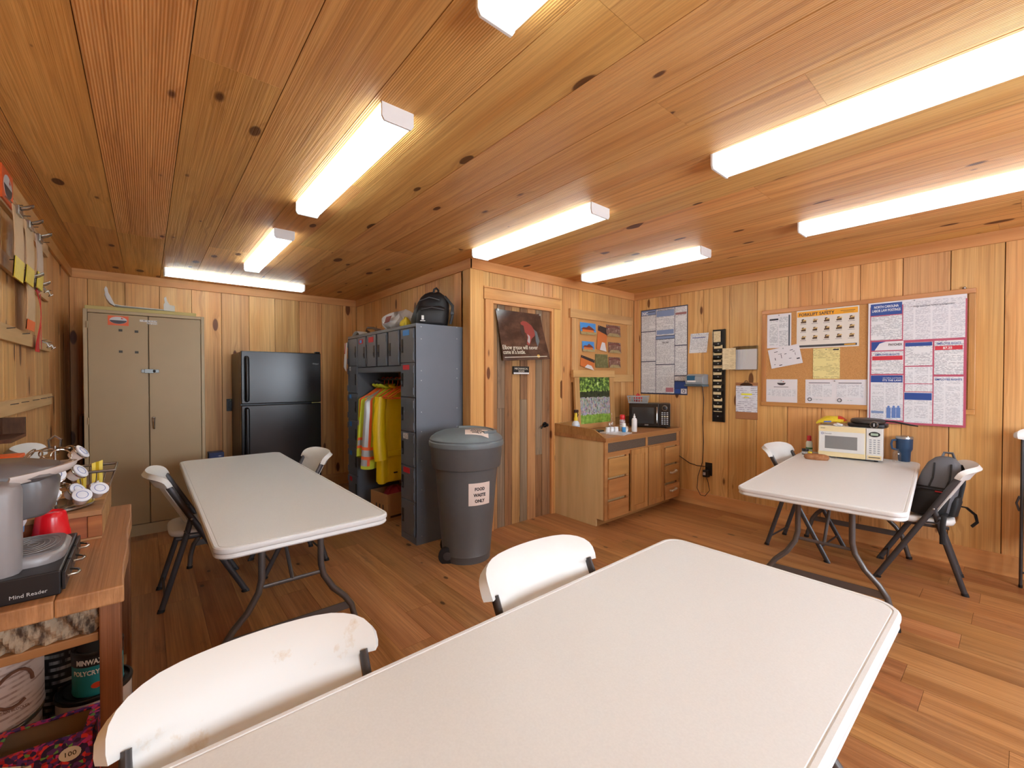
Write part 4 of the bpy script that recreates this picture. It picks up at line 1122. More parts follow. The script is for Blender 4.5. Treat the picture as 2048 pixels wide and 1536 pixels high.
garment('safety_vest', 'lime safety vest with silver shoulder stripes, second from left on the rod', 'vest', .50, VM, vest_map(0), bottom=.60, w1=.225, w2=.25, th=.036, group='garments in the coat space', seed=5, swing=-.03, y0=.19)
garment('safety_vest', 'orange banded safety vest next to the yellow raincoat', 'vest', .595, VM, vest_map(3), bottom=.50, w1=.23, w2=.25, th=.036, group='garments in the coat space', seed=8, swing=-.03, y0=.185)
rc = garment('raincoat', 'bright yellow raincoat hanging at the front of the coat space', 'coat', .715, [m_coat], lambda i, k: 0, top=1.285, bottom=.37, w1=.195, w2=.20, th=.055, sleeves=((-.0, .60), (.0, .6)), group='garments in the coat space', seed=3, y0=.23, swing=-.015)
MB().box(.062, .068, .10, .26, .62, .68).build('pocket_flap', m_coat, rc, bevel=.004)
for z in (.55, .75, .93, 1.08): MB().ball((.070, .36, z), .006).build('snap', m_dark, rc, True)
MB().box(.070, .0725, .16, .20, .455, .468).build('brand_print', m_dark, rc)
for k, x in enumerate((.40, .50, .595, .715, .80, .83, .86, .94, .99)):
    n = ['carrying the leftmost safety vest', 'carrying the second safety vest', 'carrying the orange banded vest', 'carrying the yellow raincoat', 'bare, first right of the raincoat', 'bare, second right of the raincoat', 'bare, third right of the raincoat', 'bare, just left of the last one', 'bare, rightmost of all'][k]
    hanger(x, 'orange plastic coat hanger on the locker rod, ' + n)
dk = garment('dark_jacket', 'grey jacket hanging at the far left inside the coat space', 'jacket', .335, [flat('grey_blue_cloth', srgb(110, 118, 132), .7)], lambda i, k: 0, top=1.33, bottom=.8, w1=.13, w2=.14, th=.022, y0=.25, group='garments in the coat space', seed=12)
# carton with red cloth on the floor of the coat space
cb = thing('cardboard_box', 'open brown cardboard box on the floor under the yellow raincoat', 'box', (1.905, 4.06, 0), 8)
m_card = flat('cardboard', srgb(178, 130, 84), .75, speck=.05)
b = MB(); b.box(-.19, .19, -.15, -.145, 0, .27).box(-.19, .19, .145, .15, 0, .27).box(-.19, -.185, -.145, .145, 0, .27).box(.185, .19, -.145, .145, 0, .27).box(-.185, .185, -.145, .145, 0, .005)
b.build('body', m_card, cb)
MB().box(-.16, -.02, -.1515, -.15, .04, .06).build('print_line', flat('carton_print', srgb(70, 46, 30), .7), cb)
for k in range(3): MB().box(-.1915, -.19, -.08 + .06 * k, -.065 + .06 * k, .11, .16).build('slot', m_dark, cb)
MB().prism([(-.02, .205), (.08, .195), (.10, .215), (.0, .222)], -.1525, -.15).build('print_mark', m_redt, cb)
rg = thing('red_cloth', 'crumpled dark red cloth in the cardboard box', 'cloth', (1.89, 4.055, .12), 0)
b = MB(); rings = []
rr = random.Random(4)
for i in range(9):
    t = i / 8; q = math.sin(math.pi * (.06 + .9 * t)) ** .6
    rings.append([(.11 * q * math.cos(a) * (1 + .12 * math.sin(5 * a + 3 * t)), .10 * q * math.sin(a) * (1 + .12 * math.sin(4 * a + 2)), .18 * t + .012 * math.sin(6 * a + 5 * t)) for a in [2 * math.pi * k / 20 for k in range(20)]])
b.rings(rings).build('fold', flat('wine_cloth', srgb(150, 24, 44), .7), rg, 60)
MB().box(2.02, 2.06, 3.98, 4.13, .16, .30).build('x', m_dark).name = 'dark_bag'
tag(bpy.data.objects['dark_bag'], 'dark bag behind the red cloth in the cardboard box', 'bag')

# ---------------------------------------------------------------- on top of the lockers
LT = 1.8265
bp = thing('black_backpack', 'black backpack standing on top of the right end of the lockers', 'backpack', (1.90, 3.36, LT), -24)
m_nyl = flat('black_nylon', srgb(27, 27, 29), .55, speck=.1, scale=300, bump=.1)
def sack(prof, cx=0., cy=0., lean=0., n=22, bump=.05, e_=.62, seed=0):
    rings = []
    for z, wx, wy, ox in prof:
        rings.append([(cx + ox + math.copysign(abs(math.cos(a)) ** e_, math.cos(a)) * wx * (1 + bump * math.sin(3 * a + 9 * z + seed)), cy + math.copysign(abs(math.sin(a)) ** e_, math.sin(a)) * wy * (1 + bump * math.sin(2 * a + 7 * z + seed)), z + (.0 if z == 0 else .006 * math.sin(4 * a + seed))) for a in [2 * math.pi * k / n for k in range(n)]])
    return rings
MB().rings(sack([(0, .13, .10, 0), (.02, .155, .125, 0), (.08, .16, .13, 0), (.14, .152, .125, .01), (.20, .135, .11, .025), (.245, .115, .095, .035), (.275, .09, .07, .042), (.295, .055, .045, .05), (.302, .02, .02, .05)])).build('body', m_nyl, bp, 60)
MB().rings(sack([(.0, .10, .05, 0), (.02, .125, .065, 0), (.10, .125, .07, 0), (.14, .115, .06, .01), (.16, .09, .04, .02)], 0, -.115)).build('front_pocket', m_nyl, bp, 60)
MB().tube([(-.10, -.135, .20), (-.02, -.145, .235), (.07, -.12, .22)], .004, 6).build('zip', m_leg, bp, True)
MB().tube([(-.09, -.178, .125), (.0, -.19, .145), (.10, -.175, .13)], .004, 6).build('zip', m_leg, bp, True)
MB().tube([(.03, -.02, .29), (.035, -.03, .325), (.055, -.02, .34), (.075, .0, .325), (.075, .01, .29)], .009, 8).build('grab_loop', m_nyl, bp, True)
MB().tube([(.12, -.08, .26), (.185, -.10, .18), (.18, -.11, .08), (.165, -.10, .02)], .013, 8, flat=(1, .35, (1, 0, 0))).build('strap', m_nyl, bp, True)
MB().box(.165, .195, -.122, -.108, .10, .125).build('buckle', m_blk2, bp, bevel=.003)
MB().box(-.085, -.065, -.182, -.176, .04, .075).build('emblem', m_white, bp); MB().box(-.095, -.055, -.182, -.176, .028, .034).build('emblem', m_white, bp)
m_bagw = flat('white_film', srgb(222, 222, 222), .35)
def crumple(name, label, cat, loc, sx, sy, sz, mat, seed, extra=()):
    t = thing(name, label, cat, loc); r = random.Random(seed); ph = [r.uniform(0, 6.28) for _ in range(8)]
    rings = []
    for i in range(13):
        v = i / 12; q = math.sin(math.pi * (.12 + .84 * v)) ** .55
        rings.append([(sx * q * math.cos(a) * (1 + .14 * math.sin(3 * a + ph[0] + 5 * v) + .09 * math.sin(8 * a + ph[1] - 7 * v)), sy * q * math.sin(a) * (1 + .14 * math.sin(4 * a + ph[2] + 4 * v) + .08 * math.sin(9 * a + ph[3])), max(0.0, sz * v * (1 + .16 * math.sin(2 * a + ph[4]) * v + .10 * math.sin(5 * a + ph[5]) * v))) for a in [2 * math.pi * k / 30 for k in range(30)]])
    MB().rings(rings).build('crumpled_body', mat, t, 25)
    for nm, m, vs in extra: MB().sheet(3, 3, lambda u, v: tuple(vs[0][k] * (1 - u) * (1 - v) + vs[1][k] * u * (1 - v) + vs[2][k] * u * v + vs[3][k] * (1 - u) * v for k in range(3)), .002).build(nm, m, t)
    return t
m_brn = flat('dark_red_print', srgb(130, 54, 40), .5)
crumple('shopping_bag', 'crumpled white plastic shopping bag with red print on the lockers', 'bag', (1.87, 3.88, LT), .16, .19, .17, m_bagw, 3, (('red_print', m_brn, [(-.185, -.05, .06), (-.17, -.13, .07), (-.14, -.12, .13), (-.155, -.04, .125)]),))
crumple('shopping_bag', 'white and grey plastic bag behind the black backpack on the lockers', 'bag', (1.97, 3.60, LT), .10, .085, .175, flat('pale_film', srgb(198, 198, 200), .35), 9, (('red_print', m_redt, [(-.11, .02, .12), (-.10, -.04, .125), (-.07, -.03, .165), (-.075, .02, .16)]),))
crumple('yellow_bag', 'flat yellow bag wedged beside the black backpack on the lockers', 'bag', (1.775, 3.565, LT), .05, .045, .085, m_yel, 5)
st_ = thing('leather_strap', 'brown leather strap looped on top of the lockers', 'strap', (1.75, 4.24, LT))
m_leather = flat('brown_leather', srgb(86, 56, 36), .5)
MB().tube([(.05, .16, .012), (-.02, .13, .045), (-.03, .07, .065), (.0, .0, .06), (.05, -.07, .03), (.06, -.1, .010)], .013, 8, flat=(1, .5, (0, 0, 1))).build('strap', m_leather, st_, True)
MB().tube([(.08, .10, .010), (.04, .04, .035), (.06, -.04, .055), (.1, -.1, .012)], .012, 8, flat=(1, .5, (0, 0, 1))).build('strap', flat('tan_leather', srgb(150, 96, 54), .5), st_, True)
cp = thing('folded_paper', 'white papers folded like a tent at the left end of the locker top', 'paper', (1.74, 4.58, LT))
MB().sheet(6, 2, lambda u, v: (-.04 + .13 * v, .11 - .22 * u, .002 + .05 * math.sin(math.pi * u) ** .8), .002).build('sheet', m_white, cp)
MB().sheet(6, 2, lambda u, v: (-.02 + .12 * v, .08 - .18 * u, .0015 + .034 * math.sin(math.pi * u)), .002).build('sheet', flat('buff_paper', srgb(186, 170, 150), .6), cp)
sw = thing('door_stop', 'small white plastic object on the floor left of the lockers', 'stopper', (1.62, 4.86, 0))
MB().lathe([(.022, 0), (.024, .03), (.018, .06), (.008, .07)], 12).build('body', m_white, sw, 50); MB().tube([(.012 * math.cos(a), 0, .075 + .012 * math.sin(a)) for a in [2 * math.pi * k / 12 for k in range(12)]], .004, 6, closed=True).build('ring', m_white, sw, True)

# ================================================================ trash can
m_can = flat('grey_can_plastic', srgb(92, 93, 94), .42, speck=.06, scale=30)
m_canl = flat('grey_lid_plastic', srgb(108, 117, 122), .4, speck=.05)
tc_ = thing('trash_can', 'large grey wheeled trash can with a lid and food waste signs', 'trash can', (1.872, 2.755, 0), -34)
MB().lathe([(.172, 0), (.180, .008), (.184, .06), (.186, .064), (.184, .068), (.205, .30), (.222, .52), (.237, .700), (.239, .706), (.258, .712), (.264, .722), (.273, .86), (.280, .885), (.272, .885), (.262, .86)], 44, sy=.98).build('bin', m_can, tc_, 35)
b = MB()
LP = [(.283, .872), (.286, .888), (.284, .905), (.276, .912), (.278, .922), (.268, .938), (.235, .962), (.19, .979), (.12, .988), (.01, .990)]
b.lathe(LP, 44, sy=.98)
b.build('lid', m_canl, tc_, 35)
def lid_z(x, y):
    r = math.hypot(x, y / .98)
    for (r0, z0), (r1, z1) in zip(LP[5:], LP[6:]):
        if r1 <= r <= r0: return z0 + (z1 - z0) * (r0 - r) / (r0 - r1)
    return .990 if r < .02 else .938
MB().tube([(.03 + .19 * math.cos(a), .18 * math.sin(a), lid_z(.03 + .19 * math.cos(a), .18 * math.sin(a)) + .002) for a in [R(v) for v in range(-60, 130, 10)]], .014, 10).build('lid_ridge', m_canl, tc_, True)
for s in (-1, 1):
    w_ = MB().lathe([(.05, -.02), (.064, -.018), (.066, .018), (.05, .02)], 20).xf(Matrix.Rotation(R(90), 4, 'X')).build('wheel', m_foot, tc_, 40, loc=(-.142, s * .115, .066))
    MB().lathe([(.032, -.024), (.03, .024), (.012, .026)], 14).xf(Matrix.Rotation(R(90), 4, 'X')).build('hub', m_leg, w_, 40)
MB().tube([(-.142, -.10, .066), (-.142, .10, .066)], .007, 8).build('axle', m_steel, tc_, True)
m_ppr = flat('sign_paper', srgb(226, 208, 198), .6)
m_blkp = flat('black_print', srgb(28, 26, 30), .5)
def wrap(u, z, lift=.002):
    r = .205 + (z - .30) * (.238 - .205) / .40 + lift
    a = R(-90 + 2) + u / r
    return (r * math.cos(a), r * .98 * math.sin(a), z)
sg = MB().sheet(8, 6, lambda u, v: wrap(.006 + .175 * u, .455 + .165 * v), .0012).build('paper_sign', m_ppr, tc_)
def wrap_text(body, u, z, size, width, parent):
    t = text('lettering', body, size, 0, 0, 0, m_blkp, parent, width=width, align='CENTER', bold=.0012)
    for v in t.data.vertices: v.co = Vector(wrap(u + v.co.x, z + v.co.y, .0032 + v.co.z))
    t.rotation_euler = (0, 0, 0); t.location = (0, 0, 0)
for k, (w, wd_) in enumerate((('FOOD', .080), ('WASTE', .098), ('ONLY', .080))): wrap_text(w, .092, 0.565 - .044 * k, .032, wd_, sg)
def on_lid(x, y, lift): return (x, y, lid_z(x, y) + lift)
ls = MB().sheet(10, 8, lambda u, v: on_lid(-.01 + .17 * u, -.205 + .14 * v, .003), .0012).build('paper_sign', m_ppr, tc_)
for k, (w, wd_) in enumerate((('FOOD', .08), ('WASTE', .098), ('ONLY', .075))):
    t = text('lettering', w, .034, 0, 0, 0, m_blkp, ls, align='CENTER', bold=.0012, width=wd_)
    for v in t.data.vertices: v.co = Vector(on_lid(.075 + v.co.x, -.105 - .038 * k + v.co.y, .0045 + v.co.z))
    t.rotation_euler = (0, 0, 0); t.location = (0, 0, 0)

# ================================================================ on the mechanical room door
ps = thing('door_poster', 'dark brown poster of a stooping worker hung on the plank door', 'poster', (0, YD, 0))
m_post_ = ramp_noise('poster_brown', [(0, srgb(34, 24, 22)), (.45, srgb(70, 48, 40)), (.7, srgb(108, 78, 62)), (1, srgb(140, 106, 86))], 5, 6, .16, (1, 1, 1.6), spec=.6)
def pst(u, v):
    x0, x1 = 2.452 + (2.385 - 2.452) * v, 3.020 + (2.935 - 3.020) * v
    z0, z1 = 1.535 + .03 * u, 1.998
    return (x0 + (x1 - x0) * u, -.020 - .05 * (1 - v) ** 1.5 * (u ** 2) - .030 * (1 - v) * (1 - u) ** 2 - .008 * math.sin(7 * u + 2 * v) * (1 - v), z0 + (z1 - z0) * v)
MB().sheet(16, 12, pst, .0015).build('poster_sheet', m_post_, ps, True)
def on_poster(name, outline, mat, lift=.0015):
    b = MB(); n = len(outline); c = (sum(p[0] for p in outline) / n, sum(p[1] for p in outline) / n)
    A = [Vector(pst(*p)) - Vector((0, lift, 0)) for p in outline] + [Vector(pst(*c)) - Vector((0, lift, 0))]
    b.add(A, [(i, (i + 1) % n, n) for i in range(n)]); return b.build(name, mat, ps)
on_poster('printed_figure', [(.50, .78), (.56, .82), (.64, .81), (.74, .74), (.80, .62), (.78, .52), (.70, .45), (.66, .36), (.62, .30), (.58, .34), (.62, .46), (.60, .56), (.55, .60), (.52, .66)], flat('poster_red', srgb(150, 62, 54), .3))
on_poster('printed_figure', [(.62, .55), (.67, .50), (.66, .40), (.63, .34), (.60, .40), (.63, .47)], flat('poster_pale', srgb(176, 170, 168), .3), .0022)
on_poster('printed_figure', [(.50, .74), (.56, .72), (.57, .60), (.53, .50), (.49, .56), (.48, .66)], flat('poster_skin', srgb(66, 44, 36), .3), .0022)
on_poster('printed_figure', [(.78, .66), (.84, .60), (.86, .40), (.80, .28), (.78, .40), (.79, .52)], flat('poster_denim', srgb(96, 104, 108), .3), .002)
m_pw = flat('poster_lettering', srgb(226, 216, 196), .4)
def poster_text(body, size, u, v, width):
    t = text('lettering', body, size, 0, 0, 0, m_pw, ps, width=width, bold=.0002)
    for q in t.data.vertices:
        P0 = Vector(pst(u + q.co.x / .565, v + q.co.y / .45)); q.co = P0 - Vector((0, .003 + q.co.z, 0))
    t.rotation_euler = (0, 0, 0); t.location = (0, 0, 0)
poster_text('Elbow grease will never', .056, .012, .222, .44)
poster_text('come in a bottle.', .056, .012, .130, .28)
MB().add([Vector(pst(u, v)) - Vector((0, .003, 0)) for u, v in ((.03, .060), (.95, .060), (.95, .072), (.03, .072))], [(0, 1, 2, 3)]).build('rule_line', m_pw, ps)
on_poster('badge', [(.78 + .03 * math.cos(a), .075 + .036 * math.sin(a)) for a in [2 * math.pi * k / 14 for k in range(14)]], flat('badge_gold', srgb(206, 160, 70), .4), .004)
for x in (2.40, 2.92): MB().box(x, x + .02, -.024, .006, 1.985, 2.005).build('tape', m_steel, ps)
sn = thing('door_sign', 'small black sign reading mechanical room on the plank door', 'sign', (2.70, YD, 1.452))
MB().box(-.098, .098, -.012, .006, -.036, .038).build('plate', m_dark, sn, bevel=.002)
MB().box(-.096, .096, -.0128, -.012, -.034, -.020).build('strip', m_white, sn)
text('lettering', 'MECHANICAL', .024, 0, .008, -.0124, m_pw, sn, width=.165, align='CENTER')
text('lettering', 'ROOM', .024, .0, -.016, -.0124, m_pw, sn, width=.07, align='CENTER')

# ================================================================ photo board and framed photograph
m_cork = ramp_noise('cork', [(0, srgb(140, 92, 50)), (.4, srgb(186, 132, 78)), (.6, srgb(206, 152, 94)), (1, srgb(222, 172, 116))], 260, 3, .85, bump=.1)
m_oakz = wood('oak_stile', srgb(222, 178, 120), srgb(194, 146, 90), KNOT, axis='Z', rough=.5, tone=.04, knots=.5)
m_oakx = wood('oak_rail', srgb(222, 178, 120), srgb(194, 146, 90), KNOT, axis='X', rough=.5, tone=.04, knots=.5)
pb = thing('photo_board', 'wood-framed cork board of building photographs on the door wall', 'board', (0, YD, 0))
MB().box(3.48, 4.42, -.012, -.0005, 1.40, 2.03).build('cork', m_cork, pb)
MB().box(3.365, 4.47, -.030, -.0005, 2.012, 2.105).build('rail', m_oakx, pb, bevel=.003)
MB().box(3.40, 4.49, -.030, -.0005, 1.335, 1.420).build('rail', m_oakx, pb, bevel=.003)
MB().box(3.392, 3.492, -.026, -.0005, 1.421, 2.011).build('stile', m_oakz, pb, bevel=.003)
MB().box(4.375, 4.468, -.026, -.0005, 1.421, 2.011).build('stile', m_oakz, pb, bevel=.003)
def px(u, v, y): # picture position of the target on a plane y = const (from the fitted camera)
    yaw, pit, f = R(40.246), R(-.792), 863.56
    F = Vector((math.sin(yaw) * math.cos(pit), math.cos(yaw) * math.cos(pit), math.sin(pit))); Rt = Vector((math.cos(yaw), -math.sin(yaw), 0)); U = Rt.cross(F)
    d = F + Rt * ((u - 1024) / f) - U * ((v - 768) / f)
    return d
def onY(u, v, y): d = px(u, v, y); return Vector((0, 0, 1.38)) + d * (y / d.y)
def onX(u, v, x): d = px(u, v, x); return Vector((0, 0, 1.38)) + d * (x / d.x)
def onZ(u, v, z): d = px(u, v, z); return Vector((0, 0, 1.38)) + d * ((z - 1.38) / d.z)
ph_in = ramp_noise('photo_interior', [(0, srgb(50, 34, 30)), (.4, srgb(112, 76, 62)), (.6, srgb(150, 112, 96)), (.8, srgb(206, 190, 184)), (1, srgb(230, 226, 226))], 30, 4, .3)
ph_sky = flat('photo_sky', srgb(70, 140, 206), .3); ph_gnd = ramp_noise('photo_ground', [(0, srgb(96, 80, 50)), (.5, srgb(166, 146, 100)), (1, srgb(196, 178, 140))], 40, 4, .3)
ph_roof = flat('photo_roof', srgb(120, 60, 48), .3); ph_or = flat('photo_timber', srgb(206, 112, 52), .3); ph_grn = ramp_noise('photo_green', [(0, srgb(50, 52, 32)), (.5, srgb(110, 104, 62)), (1, srgb(160, 150, 110))], 30, 4, .3)
def photo(label, u0, v0, u1, v1, kind, tilt=0., curl=.012):
    a, c = onY(u0, v0, YD - .014), onY(u1, v1, YD - .014)
    w, h = c.x - a.x, a.z - c.z
    t = thing('photo_print', label, 'photograph', ((a.x + c.x) / 2, YD - .0135, (a.z + c.z) / 2), 0, 'prints on the cork photo board')
    t.rotation_euler = (0, R(tilt), 0)
    S_ = lambda u, v: (-w / 2 + w * u, -.002 - curl * (1 - v) ** 2, -h / 2 + h * v)
    MB().sheet(4, 6, S_, .0012).build('print', {'house': ph_sky, 'in': ph_in, 'porch': ph_or, 'green': ph_grn}[kind], t)
    def flatpart(nm, pts, m, lift):
        A = [Vector(S_(*p)) - Vector((0, lift, 0)) for p in pts]; MB().add(A, [tuple(range(len(A)))]).build(nm, m, t)
    if kind == 'house':
        flatpart('printed_lawn', [(0, 0), (1, 0), (1, .25), (.5, .28), (0, .25)], ph_gnd, .0015)
        flatpart('printed_house', [(.12, .22), (.85, .22), (.85, .45), (.12, .45)], ph_or, .002)
        flatpart('printed_roof', [(.02, .42), (.95, .40), (.75, .62), (.55, .78), (.38, .58), (.20, .60)], ph_roof, .0025)
    if kind == 'in': flatpart('printed_beam', [(0, .75), (.5, .95), (1, .75), (1, .66), (.5, .84), (0, .66)], ph_roof, .002); flatpart('printed_floor', [(0, 0), (1, 0), (.8, .28), (.2, .28)], ph_gnd, .0015)
    if kind == 'porch': flatpart('printed_roof', [(0, .78), (1, .70), (1, 1), (0, 1)], flat('photo_dark', srgb(60, 44, 40), .3), .002); flatpart('printed_path', [(.3, 0), (1, 0), (.8, .35), (.5, .35)], flat('photo_pale', srgb(212, 206, 204), .3), .002)
    for x in (-w * .4, w * .4): MB().ball((x, -.004, h / 2 - .01), .004).build('pin', m_steel, t, True)
    return t
photo('photo of a gabled house under blue sky, top left of the cork board', 1160, 644, 1191, 671, 'house')
photo('tilted photo of an orange timber porch in the middle of the cork board', 1194, 652, 1213, 702, 'porch', 8)
photo('photo of a dark timber interior, top right of the cork board', 1212, 649, 1240, 675, 'in')
photo('photo of a brown gabled house at the middle left of the cork board', 1164, 682, 1188, 704, 'house')
photo('photo of a bright timber frame room at the middle right of the cork board', 1216, 684, 1241, 707, 'in')
photo('tilted photo of a railed deck at the bottom left of the cork board', 1160, 714, 1188, 737, 'porch', 12)
photo('photo of a green field at the bottom middle of the cork board', 1190, 708, 1215, 736, 'green')
photo('photo of a library-like interior at the bottom right of the cork board', 1217, 714, 1240, 736, 'in')

# cabinet (vanity) ------------------------------------------------
VX0, VX1, VY, VZ = 3.150, 4.448, 2.425, .838
m_ply = wood('birch_ply', srgb(226, 196, 146), srgb(206, 172, 120), srgb(150, 110, 70), axis='Z', rough=.5, tone=.03, knots=.15, fine=.15)
m_oak = wood('oak_front', srgb(206, 154, 96), srgb(176, 122, 70), srgb(110, 70, 36), axis='X', rough=.42, tone=.07, knots=.25)
m_oakv = wood('oak_door', srgb(206, 154, 96), srgb(176, 122, 70), srgb(110, 70, 36), axis='Z', rough=.42, tone=.07, knots=.25)
m_ctr = wood('counter_top', srgb(196, 146, 92), srgb(166, 116, 68), srgb(100, 66, 36), axis='X', rough=.4, tone=.03, knots=.2)
m_cane = ramp_noise('cane_weave', [(0, srgb(50, 40, 34)), (.5, srgb(96, 82, 70)), (1, srgb(136, 118, 100))], 160, 2, .8, (1, 1, .6), bump=.5)
vn = thing('base_cabinet', 'oak base cabinet with doors, drawers and woven vent panels beside the plank door', 'cabinet', (VX0, VY, 0))
vw = VX1 - VX0; vd = YD - VY - .004
MB().prism([(.10, 0), (.10, .085), (.0185, .085), (.0185, .80), (vd, .80), (vd, 0)], 0, .016, plane='YZ').build('side_panel', m_ply, vn)
MB().box(vw - .016, vw, .0185, vd, .085, .80).build('side_panel', m_ply, vn)
MB().box(.016, vw - .016, .10, .115, 0, .085).build('toe_kick', m_oak, vn)
b = MB(); b.box(.016, vw - .016, .018, vd, .085, .10).box(.016, vw - .016, vd - .01, vd, .1, .80).box(.016, vw - .016, .022, .03, .1, .79)
b.build('carcass', m_ply, vn)
b = MB(); b.box(0, .045, 0, .018, .085, .80).box(vw - .045, vw, 0, .018, .085, .80)
for z0, z1 in ((.085, .10), (.785, .80), (.655, .70)): b.box(.045, vw - .045, 0, .018, z0, z1)
for x in (.345, .99): b.box(x - .02, x + .02, 0, .018, .10, .655)
b.box(.655, .69, 0, .018, .70, .785)
b.build('face_frame', m_oak, vn)
for x0, x1 in ((.046, .654), (.691, vw - .046)): MB().box(x0, x1, .006, .016, .701, .784).build('cane_panel', m_cane, vn)
m_hand = flat('antler_pull', srgb(186, 168, 144), .5)
def front(name, x0, x1, z0, z1, panel=False, m=None):
    if panel:
        d = MB().box(x0, x1, -.012, -.0005, z0, z1).build(name, m_oakv, vn, bevel=.002)
        w = .05; b = MB()
        b.box(x0, x0 + w, -.021, -.012, z0, z1).box(x1 - w, x1, -.021, -.012, z0, z1).box(x0 + w, x1 - w, -.021, -.012, z0, z0 + w).box(x0 + w, x1 - w, -.021, -.012, z1 - w, z1)
        b.build('door_frame', m_oakv, d, bevel=.002)
    else:
        d = MB().box(x0, x1, -.020, -.0005, z0, z1).build(name, m_oak, vn, bevel=.005, seg=3)
    return d
for z0, z1 in ((.475, .645), (.275, .455), (.095, .250)):
    front('drawer', .040, .345, z0, z1)
    d = front('drawer', .995, vw - .020, z0, z1)
    if z0 < .4:
        x = (.995 + vw - .02) / 2; z = (z0 + z1) / 2 + .01
        MB().tube([(x - .05, -.02, z), (x - .048, -.042, z + .002), (x - .01, -.047, z + .006), (x + .045, -.043, z + .014), (x + .05, -.02, z + .014)], .011, 8).build('handle', m_hand, d, True)
front('door', .385, .662, .10, .69, True); front('door', .682, .965, .10, .69, True)
MB().box(-.012, vw + .025, -.020, vd, .801, VZ).build('countertop', m_ctr, vn, bevel=.003)
MB().prism([(-.005, VZ), (.12, .905), (vd - .02, .925), (vd - .02, VZ)], -.012, .006, plane='YZ').build('side_splash', m_ctr, vn)
MB().box(.007, vw + .025, vd - .02, vd, VZ, .925).build('back_splash', m_ctr, vn)
MB().prism([(.26, VZ), (.38, .925), (vd - .021, .925), (vd - .021, VZ)], vw + .007, vw + .025, plane='YZ').build('side_splash', m_ctr, vn)
VT = VZ + .0005
# framed group photograph leaning on the wall
fp = thing('framed_group_photo', 'wood-framed photograph of a large group on a lawn leaning behind the bottles', 'picture', (3.72, 2.985, VT))
fp.rotation_euler = (R(-3), 0, 0)
FWd, FH = .66, .625
b = MB(); b.box(-FWd / 2 - .02, FWd / 2 + .02, -.018, .012, FH - .075, FH).build('frame_rail', m_oakx, fp, bevel=.003)
MB().box(-FWd / 2, FWd / 2, -.016, .012, .0, .055).build('frame_rail', m_oakx, fp, bevel=.003)
for s in (-1, 1): MB().box(s * (FWd / 2 - .0365) - .0365, s * (FWd / 2 - .0365) + .0365, -.016, .012, .055, FH - .076).build('frame_stile', m_oakz, fp, bevel=.003)
def crowd_mat():
    m, nt, out = new_mat('group_photo_print')
    tc = node(nt, 'TexCoord'); sp = node(nt, 'SeparateXYZ'); nt.links.new(tc.outputs['Object'], sp.inputs[0])
    nz = node(nt, 'TexNoise'); nz.inputs['Scale'].default_value = 26; nz.inputs['Detail'].default_value = 6; nt.links.new(tc.outputs['Object'], nz.inputs['Vector'])
    def ramp(stops, f):
        cr = node(nt, 'ValToRGB'); el = cr.color_ramp.elements
        while len(el) < len(stops): el.new(.5)
        for e, (p, c) in zip(el, stops): e.position = p; e.color = rgba(c)
        nt.links.new(f, cr.inputs[0]); return cr.outputs[0]
    trees = ramp([(.35, srgb(36, 52, 30)), (.5, srgb(86, 120, 52)), (.62, srgb(166, 196, 90)), (.72, srgb(226, 236, 196))], nz.outputs[0])
    lawn = ramp([(.3, srgb(96, 140, 50)), (.6, srgb(150, 186, 84)), (.8, srgb(190, 214, 130))], nz.outputs[0])
    mp = node(nt, 'Mapping'); mp.inputs['Scale'].default_value = (95, 1, 48); nt.links.new(tc.outputs['Object'], mp.inputs[0])
    vo = node(nt, 'TexVoronoi'); vo.inputs['Scale'].default_value = 1; nt.links.new(mp.outputs[0], vo.inputs['Vector'])
    hs = node(nt, 'HueSaturation'); hs.inputs['Saturation'].default_value = .42; hs.inputs['Value'].default_value = .55; nt.links.new(vo.outputs['Color'], hs.inputs['Color'])
    hedge = ramp([(.3, srgb(28, 34, 24)), (.7, srgb(70, 80, 52))], nz.outputs[0])
    z = math_(nt, 'MULTIPLY_ADD', nz.outputs[0], .05, math_(nt, 'SUBTRACT', sp.outputs[2], .025))
    col = mixc(nt, math_(nt, 'GREATER_THAN', z, .15), lawn, hs.outputs[0])
    col = mixc(nt, math_(nt, 'GREATER_THAN', z, .335), col, hedge)
    col = mixc(nt, math_(nt, 'GREATER_THAN', z, .40), col, trees)
    bsdf(nt, out, col, .3, 0, None, .5)
    return m
MB().box(-FWd / 2 + .07, FWd / 2 - .07, -.004, .008, .055, FH - .076).build('photograph', crowd_mat(), fp)

# ================================================================ things on the base cabinet
m_clr = clear('clear_plastic', (.985, .99, .99), .06, .10)
def bottle(name, label, cat, loc, prof, mat, capprof=None, capmat=None, extra=None, group=None, rz=0., n=20):
    t = thing(name, label, cat, loc, rz, group)
    MB().lathe(prof, n).build('bottle_body', mat, t, 50)
    if capprof: MB().lathe(capprof, n).build('cap', capmat, t, 50)
    if extra: extra(t)
    return t
BOT = 'bottles on the base cabinet'
p = onZ(1141, 850, VT); 
def trig(t):
    MB().box(-.020, .030, -.012, .012, .195, .225).build('trigger_head', flat('brown_plastic', srgb(60, 34, 28), .4), t, bevel=.004)
    MB().tube([(.022, 0, .196), (.034, 0, .175), (.026, 0, .155)], .005, 6).build('trigger', flat('brown_plastic', srgb(60, 34, 28), .4), t, True)
    MB().lathe([(.0408, .035), (.0408, .075)], 20, cap=False).build('label', printed('pale_label', srgb(190, 206, 222), srgb(120, 140, 170), .012, .5), t, True)
